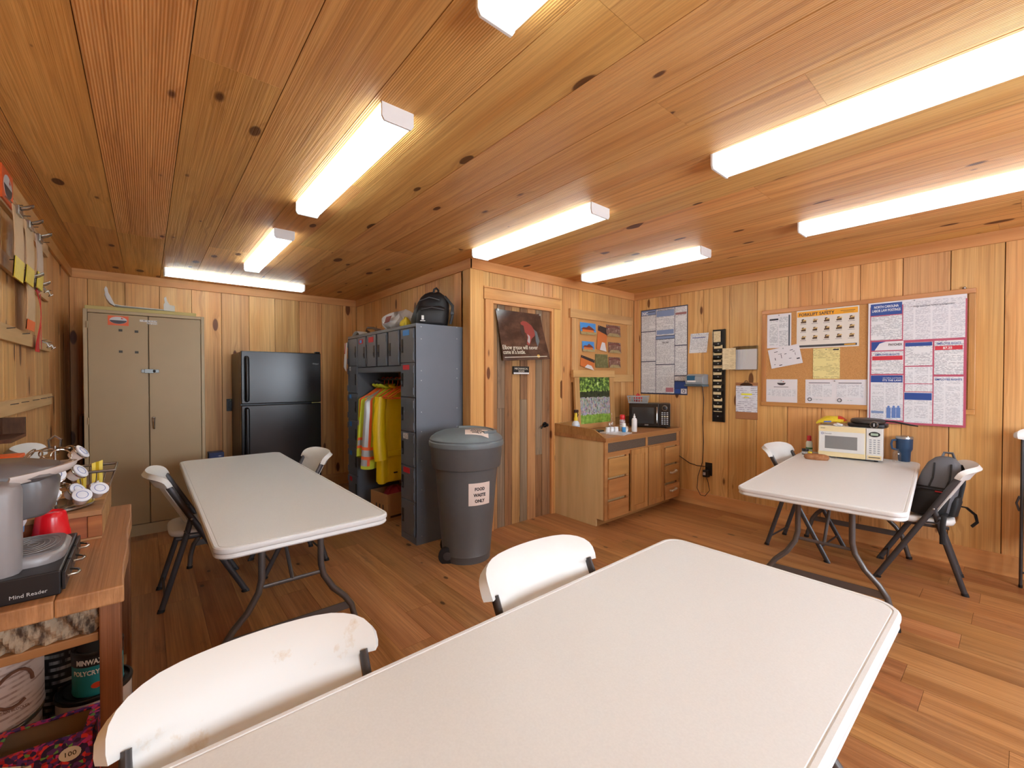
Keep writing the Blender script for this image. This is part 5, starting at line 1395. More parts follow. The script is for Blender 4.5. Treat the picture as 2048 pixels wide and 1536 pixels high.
bottle('spray_bottle', 'pale spray bottle with yellow collar and brown trigger on the base cabinet', 'bottle', (3.262, 2.87, VT), [(.036, 0), (.040, .004), (.040, .078), (.034, .098), (.016, .12)], flat('milky_blue', srgb(206, 214, 222), .3), [(.019, .112), (.020, .14), (.014, .15), (.012, .195)], m_yel, trig, BOT)
tag(MB().box(3.285, 3.47, 2.68, 2.77, VT, VT + .022).build('black_case', m_dark, bevel=.003), 'flat black case lying beside the spray bottle on the base cabinet', 'case')
for k, (x, y) in enumerate(((3.440, 2.615), (3.492, 2.605), (3.540, 2.588))):
    bottle('pill_bottle', ['left', 'middle', 'right'][k] + 'most of three small white pill bottles on the base cabinet' if k != 1 else 'middle one of three small white pill bottles on the base cabinet', 'bottle', (x, y, VT + .0125), [(.019, 0), (.021, .002), (.021, .03), (.017, .034)], flat('pill_white', srgb(232, 234, 236), .35), [(.020, .0345), (.021, .046), (.019, .048), (.002, .048)], flat('pill_white', srgb(232, 234, 236), .35), None, BOT)
def magazine(label, x, y, z, w, d, h, rz, mat, name='magazine'):
    t = thing(name, label, 'magazine', (x, y, z), rz, 'papers on the base cabinet')
    MB().box(-w / 2, w / 2, -d / 2, d / 2, 0, h).build('pages', flat('page_white', srgb(214, 208, 204), .6), t)
    MB().sheet(4, 2, lambda u, v: (-w / 2 - .002 + (w + .004) * u, -d / 2 - .002 + (d + .004) * v, h + .0015 + .006 * max(0, u - .7)), .001).build('cover', mat, t)
    return t
m_mag = ramp_noise('magazine_cover', [(0, srgb(120, 30, 40)), (.4, srgb(196, 190, 190)), (.6, srgb(226, 222, 220)), (.8, srgb(90, 96, 120)), (1, srgb(40, 40, 46))], 22, 3, .3)
magazine('open magazine with red print at the front edge of the base cabinet', 3.50, 2.51, VT, .22, .15, .007, 14, m_mag)
magazine('white pamphlets lying under the pill bottles on the base cabinet', 3.49, 2.625, VT, .20, .09, .010, -6, flat('pamphlet', srgb(220, 218, 222), .5), 'pamphlet')
bottle('lotion_tube', 'white and blue plastic bottle in front of the framed group photo', 'bottle', (3.585, 2.53, VT + .009), [(.017, 0), (.019, .002), (.019, .045), (.018, .05)], flat('tube_blue', srgb(60, 140, 200), .35), [(.0185, .051), (.019, .085), (.017, .088), (.002, .088)], m_white, None, BOT)
bottle('clear_jar', 'small clear plastic jar behind the white pill bottles', 'jar', (3.535, 2.655, VT), [(.026, 0), (.028, .002), (.028, .085), (.027, .09), (.026, .084), (.026, .004)], m_clr, None, None, None, BOT)
bottle('glass_cleaner', 'tall clear bottle with a thin nozzle in front of the group photo', 'bottle', (3.63, 2.71, VT), [(.022, 0), (.024, .003), (.024, .10), (.012, .125), (.010, .14)], m_clr, [(.006, .14), (.004, .19)], m_clr, None, BOT)
bottle('spray_can', 'white aerosol can with a red cap on the base cabinet', 'can', (3.715, 2.64, VT), [(.027, 0), (.029, .004), (.029, .105), (.024, .118)], printed('can_label', srgb(206, 208, 216), srgb(150, 50, 60), .02, .5, word=40), [(.026, .118), (.027, .15), (.022, .166), (.005, .168)], flat('cap_red', srgb(214, 40, 44), .35), None, BOT)
bottle('pump_bottle', 'tall white pump bottle at the front of the base cabinet', 'bottle', (3.685, 2.478, VT + .009), [(.024, 0), (.026, .003), (.026, .115), (.020, .132), (.010, .138)], flat('bottle_white', srgb(226, 226, 228), .35), [(.011, .138), (.011, .155), (.005, .160), (.004, .178)], flat('bottle_white', srgb(226, 226, 228), .35), None, BOT)
pr = thing('paper_roll', 'white paper roll lying behind the pump bottle on the base cabinet', 'paper roll', (3.66, 2.565, VT + .028), 32)
MB().lathe([(.010, -.075), (.028, -.075), (.028, .075), (.010, .075)], 20).xf(Matrix.Rotation(R(90), 4, 'Y')).build('roll', flat('roll_paper', srgb(232, 226, 218), .7), pr, 50)

# black microwave
mw = thing('microwave_oven', 'black microwave oven in the corner on the oak base cabinet', 'microwave', (4.062, 2.800, VT), -59.6)
MWW, MWH, MWD = .428, .250, .262
MB().box(0, MWW, .012, MWD, .012, .012 + MWH).build('body', m_blk2, mw, bevel=.004)
MB().box(.0, .312, 0, .0118, .013, .011 + MWH).build('door', m_blk, mw, bevel=.003)
MB().box(.030, .262, -.0015, .0, .045, .222).build('window', flat('mw_window', srgb(46, 48, 50), .08, 0, .8), mw, bevel=.002)
MB().tube([(.292, -.003, .05), (.292, -.018, .06), (.292, -.020, .20), (.292, -.003, .225)], .006, 8).build('handle', m_chrome, mw, True)
MB().box(.315, MWW, 0, .0118, .013, .011 + MWH).build('control_panel', m_blk, mw, bevel=.003)
kn = MB().lathe([(.028, 0), (.028, .012), (.024, .016), (.005, .016)], 20).xf(Matrix.Rotation(R(90), 4, 'X')).build('dial', m_blk2, mw, 50, loc=(.372, 0, .218))
MB().tube([(.026 * math.cos(a), -.013, .026 * math.sin(a)) for a in [2 * math.pi * k / 20 for k in range(20)]], .0025, 6, closed=True).build('dial_ring', m_chrome, kn, True)
m_key = flat('key_grey', srgb(150, 152, 156), .4)
for r_ in range(7):
    for c_ in range(3): MB().box(.338 + .026 * c_, .355 + .026 * c_, -.002, 0, .040 + .020 * r_, .052 + .020 * r_).build('key', flat('key_cream', srgb(206, 200, 176), .4) if r_ == 4 else m_key, mw)
MB().box(.165, .205, -.002, 0, .025, .036).build('badge', m_steel, mw)
for x in (.04, MWW - .04):
    for y in (.04, MWD - .04): MB().lathe([(.012, 0), (.012, .013)], 10, (x, y, 0)).build('foot', m_foot, mw)
# basket on it
bq = thing('plastic_basket', 'grey perforated plastic basket on top of the black microwave', 'basket', (4.225, 2.79, VT + .0125 + MWH), -59.6)
m_gp = flat('grey_basket', srgb(160, 158, 156), .5)
def brect(k, z, w=.115, d=.075): return [(-w * k, -d * k, z), (w * k, -d * k, z), (w * k, d * k, z), (-w * k, d * k, z)]
MB().rings([brect(.84, 0), brect(.84, .003)]).build('base', m_gp, bq)
MB().rings([brect(1.0, .068), brect(1.03, .07), brect(1.03, .078), brect(1.0, .080), brect(.97, .078), brect(.97, .07), brect(1.0, .068)], cap=False).build('rim', m_gp, bq)
MB().rings([brect(.84, .0), brect(.86, .014), brect(.845, .014), brect(.82, .003)], cap=False).build('band', m_gp, bq)
MB().rings([brect(.92, .038), brect(.935, .046), brect(.92, .046), brect(.905, .038)], cap=False).build('band', m_gp, bq)
for k in range(9):
    f = -1 + k / 4
    MB().box(-.004, .004, -.0022, .0022, 0, .072).xf(Matrix.Translation((.100 * f, -.064, 0)) @ Matrix.Rotation(R(10), 4, 'X')).build('slat', m_gp, bq)
    if k < 6:
        g_ = -1 + k / 2.5
        for s in (-1, 1): MB().box(-.0022, .0022, -.004, .004, 0, .072).xf(Matrix.Translation((s * .098, .058 * g_, 0)) @ Matrix.Rotation(R(s * 14), 4, 'Y')).build('slat', m_gp, bq)
MB().box(-.09, .09, .060, .064, 0, .07).build('rear_wall', m_gp, bq)
crumple('snack_bag', 'red and tan snack bag in the grey basket on the black microwave', 'bag', (4.225, 2.79, VT + .017 + MWH), .045, .045, .085, ramp_noise('snack_print', [(0, srgb(206, 40, 56)), (.5, srgb(216, 70, 70)), (.6, srgb(206, 150, 110)), (1, srgb(226, 190, 150))], 14, 2, .4), 21)

# ================================================================ right wall: things face -x
def rwall(u0, v0, u1, v1, off=0.):
    """picture rectangle on the right wall -> centre y, z, width, height"""
    a, c, b_, d = onX(u0, v0, XR - off), onX(u1, v1, XR - off), onX(u1, v0, XR - off), onX(u0, v1, XR - off)
    return (a.y + c.y) / 2, (a.z + c.z) / 2, a.y - c.y, a.z - c.z
def wthing(name, label, cat, y, z, off=.0, group=None, tilt=0.):
    t = thing(name, label, cat, (XR - off, y, z), -90, group); t.rotation_euler = (0, R(tilt), 0) if False else (0, 0, R(-90))
    if tilt: t.rotation_mode = 'QUATERNION'; t.rotation_quaternion = (Matrix.Rotation(R(-90), 4, 'Z') @ Matrix.Rotation(R(tilt), 4, 'Y')).to_quaternion()
    return t
m_txt = printed('fine_print', srgb(226, 226, 228), srgb(130, 132, 144), .0085, .5, 0, word=85)
m_txt2 = printed('fine_print_columns', srgb(224, 222, 226), srgb(160, 156, 170), .0075, .5, .095, word=95)
m_txt3 = printed('fine_print_pale', srgb(226, 226, 230), srgb(166, 166, 176), .0085, .5, .085, word=90)
m_navy = flat('poster_navy', srgb(46, 78, 150), .35)
m_pblue = flat('poster_pale_blue', srgb(130, 150, 190), .4)
m_crim = flat('poster_crimson', srgb(186, 84, 108), .4)
m_pred = flat('poster_band_red', srgb(206, 56, 70), .4)
m_pinkw = flat('poster_white', srgb(226, 222, 226), .35)
m_ink = flat('poster_ink', srgb(44, 44, 54), .5)
m_wl = flat('white_lettering', srgb(240, 240, 240), .5)
def P3(t, nm, x0, x1, z0, z1, y, mat, th=.0006): return MB().box(x0, x1, y - th, y, z0, z1).build(nm, mat, t)
# labour law poster by the corner; panels laid out as fractions of the sheet
yc, zc, w, h = 2.669, 1.688, .588, .995
q = wthing('notice_poster', 'tall dark-edged labour notice poster next to the corner above the black microwave', 'poster', yc, zc)
P3(q, 'backing', -w / 2, w / 2, -h / 2, h / 2, -.0005, flat('poster_edge', srgb(52, 60, 84), .4), .0025)
def pan(x0, x1, t0, t1, mat, nm='panel', y=-.0031): return P3(q, nm, -w / 2 + w * x0, -w / 2 + w * x1, h / 2 - h * t1, h / 2 - h * t0, y, mat)
pan(.015, .335, .012, .065, m_pblue, 'header'); text('lettering', 'NC', .052, -w / 2 + .02, h / 2 - .062, -.004, m_wl, q, bold=.001)
P3(q, 'header_line', -w / 2 + .095, -w / 2 + .19, h / 2 - .035, h / 2 - .028, -.0039, m_ink)
for x0, x1, t0, t1 in ((.015, .335, .07, .255), (.015, .335, .265, .61), (.015, .335, .62, .985), (.345, .735, .012, .32), (.345, .735, .365, .65), (.345, .735, .66, .985), (.745, .985, .012, .44), (.745, .985, .45, .78), (.745, .985, .79, .84)): pan(x0, x1, t0, t1, m_txt)
pan(.355, .725, .03, .10, m_pblue, 'title_band', -.0038); pan(.36, .72, .255, .305, m_pblue, 'title_band', -.0038); pan(.345, .735, .328, .358, m_pblue, 'title_band')
pan(.755, .975, .075, .10, flat('muted_brown', srgb(160, 110, 110), .5), 'title_band', -.0038); pan(.745, .985, .85, .925, m_navy, 'blue_panel'); pan(.745, .86, .93, .985, m_navy, 'blue_panel'); pan(.87, .985, .93, .985, m_pinkw, 'seal_panel'); pan(.56, .72, .92, .97, flat('muted_red', srgb(190, 120, 130), .5), 'red_panel', -.0038)
text('lettering', 'EMPLOYEE RIGHTS', .026, .025, h / 2 - .034, -.0042, m_ink, q, width=.19, align='CENTER'); text('lettering', 'THE LAW', .026, .025, h / 2 - .41, -.0042, m_ink, q, width=.085, align='CENTER', bold=.0006)
MB().tube([(w * .4275 + .014 * math.cos(a), -.004, -h / 2 + .043 + .016 * math.sin(a)) for a in [2 * math.pi * k / 14 for k in range(14)]], .003, 5, closed=True).build('seal', m_ink, q)
# single curled sheet
q = wthing('notice_sheet', 'single white sheet tacked beside the tall labour poster, its edge curling', 'paper', 2.25, 1.755)
MB().sheet(8, 8, lambda u, v: (-.108 + .20 * u + .016 * v, -.002 - .03 * max(0, u - .5) ** 1.5 * (1.2 - v), -.105 + .21 * v), .001).build('sheet', m_txt, q)
MB().box(-.07, .08, -.0045, -.0030, .055, .062).build('heading', flat('blue_rule', srgb(80, 90, 150), .5), q)
MB().ball((0, -.004, .098), .005).build('pin', m_steel, q, True)
# time clock
q = wthing('time_clock', 'grey and blue punch clock on the wall beside the labour poster', 'time clock', 2.24, 1.355)
m_clk = flat('clock_grey', srgb(150, 156, 160), .4); 
MB().prism([(-.0005, -.045), (-.0005, .062), (-.075, .066), (-.125, .040), (-.130, -.020), (-.120, -.045)], -.095, .095, plane='YZ').build('housing', m_clk, q, bevel=.006, seg=3)
MB().prism([(-.0005, -.066), (-.0005, -.046), (-.142, -.046), (-.145, -.058), (-.130, -.066)], -.10, .10, plane='YZ').build('base', flat('clock_dark', srgb(96, 116, 128), .4), q, bevel=.003)
MB().box(-.075, .01, -.131, -.118, .0, .048).build('screen', flat('clock_screen', srgb(40, 96, 130), .15), q)
MB().box(-.07, .02, -.134, -.122, -.020, -.002).build('label', m_white, q); MB().box(-.085, .085, -.146, -.13, -.050, -.047).build('slot', m_dark, q)
# card rack
q = wthing('card_rack', 'narrow black time card rack holding cream cards', 'card rack', 2.026, 1.403)
MB().box(-.060, .060, -.016, -.0005, -.478, .478).build('rack_back', m_dark, q, bevel=.002)
for s in (-1, 1): MB().box(s * .057 - .003, s * .057 + .003, -.034, -.016, -.478, .478).build('side_rail', m_dark, q)
m_cards = printed('time_card', srgb(222, 202, 160), srgb(170, 140, 100), .012, .35, word=60)
for k in range(12):
    zz = .36 - .068 * k
    if k not in (10, 11): pass
    MB().box(-.054, .054, -.034, -.031, zz - .045, zz - .012).build('pocket_lip', m_dark, q)
    MB().box(-.010, .004, -.0345, -.034, zz - .036, zz - .026).build('pocket_number', m_clk, q)
for k in range(11):
    zz = .36 - .068 * k + random.uniform(-.006, .006); dx = random.uniform(-.010, .006) - (.012 if k < 1 else 0)
    o = MB().box(-.052, .034, -.0305, -.028, -.055, .052 if k else .10).build('time_card', m_cards)
    o.location = (XR, 2.026 - dx, 1.403 + zz); o.rotation_euler = (0, 0, R(-90))
    ordn = ['topmost', 'second', 'third', 'fourth', 'fifth', 'sixth', 'seventh', 'eighth', 'ninth', 'tenth', 'lowest'][k]
    tag(o, 'cream time card in the black rack, %s' % (ordn if k in (0, 10) else ordn + ' from the top'), 'time card', 'time cards in the rack')
# clear holder with papers and a cream card
q = wthing('paper_holder', 'clear plastic wall pocket of papers right of the card rack', 'paper holder', 1.765, 1.578)
MB().box(-.105, .105, -.004, -.0005, -.118, .118).build('back_plate', m_clr, q)
MB().sheet(8, 4, lambda u, v: (-.115 + .23 * u, -.045 - .012 * math.sin(math.pi * u), -.122 + .235 * v), .002).build('front_shell', m_clr, q, True)
MB().sheet(6, 1, lambda u, v: (-.115 + .23 * u, -.045 + .043 * v, .113 + .008 * v), .002).build('top_shell', m_clr, q)
MB().box(-.112, .112, -.045, -.004, -.122, -.119).build('bottom_shell', m_clr, q)
MB().box(-.110, -.107, -.045, -.004, -.118, .112).build('end_wall', m_clr, q); MB().box(.107, .110, -.045, -.004, -.118, .112).build('end_wall', m_clr, q)
o = MB().box(-.10, .10, -.022, -.008, -.115, .085).build('stacked_papers', flat('stack_white', srgb(232, 231, 234), .6)); o.location = (XR, 1.765, 1.578); o.rotation_euler = (0, 0, R(-90)); tag(o, 'white papers inside the clear wall pocket', 'papers')
o = MB().sheet(6, 6, lambda u, v: (-.065 + .13 * u, -.066 - .02 * (u - .5) ** 2, -.11 + .215 * v), .001).build('loose_time_card', printed('card_columns', srgb(226, 206, 166), srgb(160, 130, 96), .008, .4, .05, word=30)); o.location = (XR, 1.905, 1.574); o.rotation_euler = (0, 0, R(-90)); tag(o, 'cream time card standing in front of the clear wall pocket', 'time card')
# clipboard
q = wthing('clipboard', 'brown clipboard with a highlighted white form hanging below the clear pocket', 'clipboard', 1.762, 1.152)
m_hb = flat('hardboard', srgb(166, 112, 72), .6)
MB().box(-.103, .103, -.005, -.0005, -.182, .182).build('board', m_hb, q, bevel=.002)
MB().box(-.100, .100, -.0075, -.0055, -.110, .150).build('sheet', printed('form_print', srgb(222, 224, 232), srgb(110, 104, 130), .019, .32, word=34), q)
MB().box(-.048, .052, -.0084, -.0076, .058, .074).build('highlight', flat('highlighter', srgb(238, 232, 60), .5), q); MB().box(-.024, .024, -.0084, -.0076, .030, .038).build('highlight', flat('highlighter', srgb(238, 232, 60), .5), q)
MB().prism([(-.06, .150), (.06, .150), (.05, .168), (.02, .182), (-.02, .182), (-.05, .168)], -.016, -.006).build('clip', flat('brown_clip', srgb(96, 70, 54), .35, .8), q, bevel=.002)
MB().tube([(.016 * math.cos(a), -.012, .186 + .014 * math.sin(a)) for a in [2 * math.pi * k / 14 for k in range(14)]], .0028, 6, closed=True).build('clip_ring', m_clip, q, True)
# outlet, adapter and cords
q = wall_plate('black wall outlet low on the right wall beside the base cabinet', (XR, 2.135, .415), -90)
MB().box(-.018, .018, -.009, -.006, .012, .045).build('socket', m_blk2, q, bevel=.002); MB().box(-.018, .018, -.009, -.006, -.045, -.012).build('socket', m_blk2, q, bevel=.002)
ad = thing('power_adapter', 'black power adapter plugged into the lower socket of the wall outlet', 'adapter', (XR - .0095, 2.145, .375), -90)
MB().box(-.030, .028, -.052, -.0005, -.040, .032).build('body', m_blk2, ad, bevel=.005, seg=3); MB().box(-.022, .004, -.0535, -.052, -.02, .012).build('rating_label', m_tapew, ad)
cd = tag(MB().tube([(XR - .012, 2.205, 1.295), (XR - .006, 2.19, 1.15), (XR - .005, 2.20, .9), (XR - .006, 2.19, .7), (XR - .008, 2.20, .48), (XR - .035, 2.235, .33), (XR - .045, 2.24, .20), (XR - .05, 2.20, .135), (XR - .05, 2.15, .135), (XR - .045, 2.105, .20), (XR - .045, 2.12, .28), (XR - .04, 2.14, .329)], .0032, 6).build('hanging_cable', m_dark, None, True), 'thin black cord hanging from the punch clock and looping near the floor', 'cord')
tag(MB().tube([(4.50, 2.47, .53), (4.505, 2.40, .49), (4.51, 2.33, .452), (4.515, 2.25, .437), (4.515, 2.18, .44), (4.527, 2.145, .443)], .004, 6).build('power_cable', m_dark, None, True), 'black cord running from behind the base cabinet to the wall outlet', 'cord')

# bulletin board --------------------------------------------------
BY, BZc, BW, BHt = .920, 1.569, 1.405, .908
q = wthing('bulletin_board', 'large oak-framed cork bulletin board on the right wall above the small table', 'bulletin board', BY, BZc)
MB().box(-BW / 2 + .03, BW / 2 - .03, -.010, -.0005, -BHt / 2 + .03, BHt / 2 - .03).build('cork', m_cork, q)
m_bfx = wood('board_rail', srgb(214, 156, 98), srgb(190, 128, 74), KNOT, axis='X', rough=.3, tone=.03, knots=.2, bump=.3)
m_bfz = wood('board_stile', srgb(214, 156, 98), srgb(190, 128, 74), KNOT, axis='Z', rough=.3, tone=.03, knots=.2, bump=.3)
for s in (-1, 1):
    z = s * (BHt / 2 - .018); MB().box(-BW / 2, BW / 2, -.020, -.0005, z - .018, z + .018).build('rail', m_bfx, q, bevel=.003)
    x = s * (BW / 2 - .018); MB().box(x - .018, x + .018, -.0195, -.0005, -BHt / 2 + .0365, BHt / 2 - .0365).build('stile', m_bfz, q, bevel=.003)
MB().ball((BW / 2 - .06, -.008, BHt / 2 + .008), .010).build('hanger_screw', m_steel, q, True)
OFF = .0105
def bsheet(name, label, y0, y1, z0, z1, mat, tilt=0., cat='notice', off=OFF):
    t = wthing(name, label, cat, (y0 + y1) / 2, (z0 + z1) / 2, off, 'papers on the bulletin board', tilt)
    w, h = y0 - y1, z1 - z0
    MB().box(-w / 2, w / 2, -.0015, -.0003, -h / 2, h / 2).build('sheet', mat, t)
    MB().ball((0, -.0072, h / 2 - .012), .005).build('pin', m_steel, t, True)
    return t, w, h
t, w, h = bsheet('notice_sheet', 'white two-column notice with a black edge bar, top left on the cork', 1.577, 1.376, 1.662, 1.978, m_pinkw)
P3(t, 'text_column', -w * .40, -w * .04, -h * .42, h * .30, -.0016, m_txt); P3(t, 'text_column', .0, w * .36, -h * .45, h * .42, -.0016, m_txt); P3(t, 'title_bar', -w * .40, -w * .03, h * .32, h * .37, -.0016, m_ink); P3(t, 'edge_bar', w * .39, w * .45, -h * .45, h * .45, -.0016, flat('slate_bar', srgb(70, 78, 88), .5))
t, w, h = bsheet('safety_poster', 'yellow-headed forklift safety poster with fifteen small pictures', 1.332, .880, 1.645, 1.985, flat('poster_cream', srgb(226, 218, 208), .4), cat='poster')
P3(t, 'header', -w * .49, w * .48, h * .33, h * .47, -.0016, flat('poster_amber', srgb(240, 168, 40), .4)); text('lettering', 'FORKLIFT SAFETY', .036, -w * .46, h * .355, -.0023, m_ink, t, width=w * .58, bold=.0008)
P3(t, 'footer', -w * .47, w * .47, -h * .47, -h * .415, -.0016, flat('footer_slate', srgb(74, 74, 78), .4)); P3(t, 'footer_mark', w * .28, w * .45, -h * .455, -h * .43, -.0023, flat('poster_amber', srgb(240, 168, 40), .4)); P3(t, 'header_text', w * .22, w * .44, h * .40, h * .41, -.0023, m_ink); P3(t, 'header_text', w * .26, w * .42, h * .365, h * .372, -.0023, m_ink)
m_pic = flat('pictogram_brown', srgb(92, 70, 50), .5); m_pic2 = flat('pictogram_tan', srgb(214, 176, 110), .5)
rp = random.Random(2)
for r_ in range(3):
    for c_ in range(5):
        cx, cz_ = -w * .385 + w * .193 * c_, h * .215 - h * .215 * r_
        k = rp.uniform(.75, 1.1)
        MB().prism([(cx - .018 * k, cz_ - .016), (cx + .020 * k, cz_ - .016), (cx + .020 * k, cz_ + .002), (cx + .008, cz_ + .004), (cx + .004, cz_ + .020 * k), (cx - .012 * k, cz_ + .018 * k), (cx - .012 * k, cz_ - .002), (cx - .018 * k, cz_ - .004)], -.0024, -.0016).build('pictogram', m_pic, t)
        MB().prism([(cx + rp.uniform(-.02, .0), cz_ + .0), (cx + .024, cz_ + .004), (cx + .018, cz_ + .014), (cx - .004, cz_ + .010)], -.0028, -.0022).build('pictogram', m_pic2, t)
        P3(t, 'caption', cx - .024, cx + .022, cz_ - .027, cz_ - .0245, -.0016, m_ink)
t, w, h = bsheet('floor_diagram', 'tilted white sheet with a thin line diagram pinned over the cork', 1.555, 1.295, 1.490, 1.668, m_pinkw, -11, cat='diagram', off=.0135)
for x0, x1, z0, z1 in ((-.08, -.05, .055, .060), (-.05, -.02, .030, .033), (-.03, -.026, -.01, .028), (.0, .018, .020, .025), (.05, .075, .045, .050), (.07, .088, .030, .034), (.085, .088, -.005, .018), (-.085, -.080, -.02, .004), (.03, .05, -.028, -.024), (-.06, -.035, -.075, -.068), (-.1, -.09, -.06, -.055), (.09, .115, -.045, -.035)): P3(t, 'ink_mark', x0, x1, z0, z1, -.0016, m_ink)
t, w, h = bsheet('yellow_notice', 'pale yellow typed sheet hanging under the forklift poster', 1.203, 1.008, 1.373, 1.640, printed('yellow_text', srgb(232, 216, 150), srgb(150, 130, 90), .011, .4, word=60), off=.0125)
P3(t, 'signature', w * .25, w * .46, h * .42, h * .46, -.0016, m_ink)
t, w, h = bsheet('logo_notice', 'white notice with a small oval logo, bottom left on the cork', 1.581, 1.323, 1.153, 1.367, m_pinkw)
oval_logo(t, 0, h * .34, -.0017, .036, .022); P3(t, 'heading', -w * .25, w * .22, h * .155, h * .175, -.0016, m_ink); P3(t, 'text_block', -w * .45, w * .45, -h * .25, h * .06, -.0016, m_txt3)
t, w, h = bsheet('twin_notice', 'wide white sheet of two side by side forms with oval seals', 1.260, .825, 1.155, 1.366, m_pinkw)
for s in (-1, 1):
    P3(t, 'text_block', s * w * .25 - w * .22, s * w * .25 + w * .20, -h * .22, h * .30, -.0016, m_txt3); P3(t, 'heading', s * w * .25 - w * .19, s * w * .25 + w * .17, h * .345, h * .37, -.0016, m_ink)
    MB().tube([(s * w * .25 - w * .17 + .014 * math.cos(a), -.0046, -h * .34 + .014 * math.sin(a)) for a in [2 * math.pi * k / 14 for k in range(14)]], .0025, 5, closed=True).build('seal', m_ink, t); P3(t, 'seal_text', s * w * .25 - w * .12, s * w * .25 + w * .05, -h * .37, -h * .31, -.0016, m_txt)
# labour law poster on the right of the board
y0_, z1_ = .819, 1.987
t, w, h = bsheet('law_poster', 'large white poster of state labour notices with red and blue panels on the board', .819, .262, 1.022, 1.987, m_pinkw, cat='poster', off=.0212)
def zq(x0, z0, x1, z1, nm, mat, lift=0.):
    a, c = onX(1510 + x0 * .2295, 570 + z0 * .2295, 4.516), onX(1510 + x1 * .2295, 570 + z1 * .2295, 4.516)
    cy = (.819 + .262) / 2; cz2 = (1.022 + 1.987) / 2
    # lines of the poster are level: take both heights from the panel's middle column
    mx = (x0 + x1) / 2
    ta, tb = onX(1510 + mx * .2295, 570 + z0 * .2295, 4.516).z, onX(1510 + mx * .2295, 570 + z1 * .2295, 4.516).z
    P3(t, nm, cy - a.y, cy - c.y, tb - cz2, ta - cz2, -.0016 - lift, mat)
    return (cy - a.y, cy - c.y, tb - cz2, ta - cz2)
zq(1006, 158, 1836, 1222, 'border', m_crim)
r_ = zq(1010, 160, 1282, 262, 'blue_header', m_navy, .0007); text('lettering', 'NORTH CAROLINA', .028, (r_[0] + r_[1]) / 2, r_[3] - .036, -.0032, m_wl, t, width=(r_[1] - r_[0]) * .78, align='CENTER', bold=.0004); text('lettering', 'LABOR LAW POSTINGS', .028, (r_[0] + r_[1]) / 2, r_[3] - .066, -.0032, m_wl, t, width=(r_[1] - r_[0]) * .9, align='CENTER', bold=.0004)
zq(1012, 270, 1280, 480, 'panel', m_txt, .0007); r_ = zq(1294, 128, 1832, 470, 'panel', m_txt2, .0007); text('lettering', 'Wage and Hour Notice to Employees', .020, (r_[0] + r_[1]) / 2, r_[3] - .045, -.0032, m_ink, t, width=(r_[1] - r_[0]) * .66, align='CENTER')
r_ = zq(1016, 494, 1294, 570, 'panel', m_pinkw, .0007); text('lettering', 'PAYCHEX', .026, r_[1] - .008, r_[3] - .035, -.0032, m_ink, t, width=.082, align='RIGHT', bold=.0006)
MB().prism([(r_[0], r_[2]), (r_[0] + .02, r_[2]), (r_[0] + .05, (r_[2] + r_[3]) / 2 + .02), (r_[0] + .09, r_[3]), (r_[0], r_[3])], -.0030, -.0024).build('swoosh', m_navy, t)
r_ = zq(1016, 580, 1292, 776, 'panel', m_txt, .0007); text('lettering', 'EMPLOYEE RIGHTS', .024, (r_[0] + r_[1]) / 2, r_[3] - .033, -.0032, m_navy, t, width=(r_[1] - r_[0]) * .74, align='CENTER', bold=.0004); zq(1022, 620, 1286, 656, 'red_band', m_pred, .0013)
zq(1308, 500, 1546, 704, 'panel', m_txt, .0007); zq(1310, 502, 1544, 534, 'blue_band', m_navy, .0013); zq(1308, 714, 1546, 860, 'panel', m_txt3, .0007); zq(1308, 866, 1546, 930, 'panel', m_txt3, .0007)
r_ = zq(1564, 484, 1816, 782, 'panel', m_txt, .0007); text('lettering', 'EMPLOYEE RIGHTS', .024, (r_[0] + r_[1]) / 2, r_[3] - .030, -.0032, m_navy, t, width=(r_[1] - r_[0]) * .82, align='CENTER', bold=.0004); r2 = zq(1568, 530, 1810, 566, 'red_band', m_pred, .0013); text('lettering', '$7.25', .022, (r2[0] + r2[1]) / 2 - .005, r2[2] + .008, -.0038, m_wl, t, align='CENTER', bold=.0005)
r_ = zq(1008, 788, 1288, 1175, 'panel', m_txt3, .0007); r2 = zq(1010, 790, 1286, 850, 'blue_band', m_navy, .0013); text('lettering', 'Job Safety and Health', .013, r2[1] - .006, r2[2] + .031, -.0038, m_wl, t, align='RIGHT'); text('lettering', "IT'S THE LAW!", .018, r2[1] - .006, r2[2] + .010, -.0038, m_wl, t, align='RIGHT', bold=.0004)
for x in (1165, 1210, 1250):
    r2 = zq(x - 20, 1070, x + 16, 1160, 'printed_worker', flat('worker_blue', srgb(100, 130, 190), .5), .0013)
    MB().prism([((r2[0] + r2[1]) / 2 + .008 * math.cos(2 * math.pi * k / 10), r2[3] + .007 + .009 * math.sin(2 * math.pi * k / 10)) for k in range(10)], -.0034, -.0028).build('printed_worker', flat('worker_blue', srgb(100, 130, 190), .5), t)
zq(1012, 1098, 1120, 1118, 'blue_band', m_pblue, .0013)
zq(1300, 936, 1542, 1204, 'panel', m_txt3, .0007); zq(1302, 942, 1540, 1004, 'blue_band', m_navy, .0013)
r_ = zq(1558, 800, 1812, 1218, 'panel', m_txt3, .0007); text('lettering', 'EMPLOYEE RIGHTS', .020, (r_[0] + r_[1]) / 2, r_[3] - .028, -.0032, m_navy, t, width=(r_[1] - r_[0]) * .9, align='CENTER', bold=.0005)

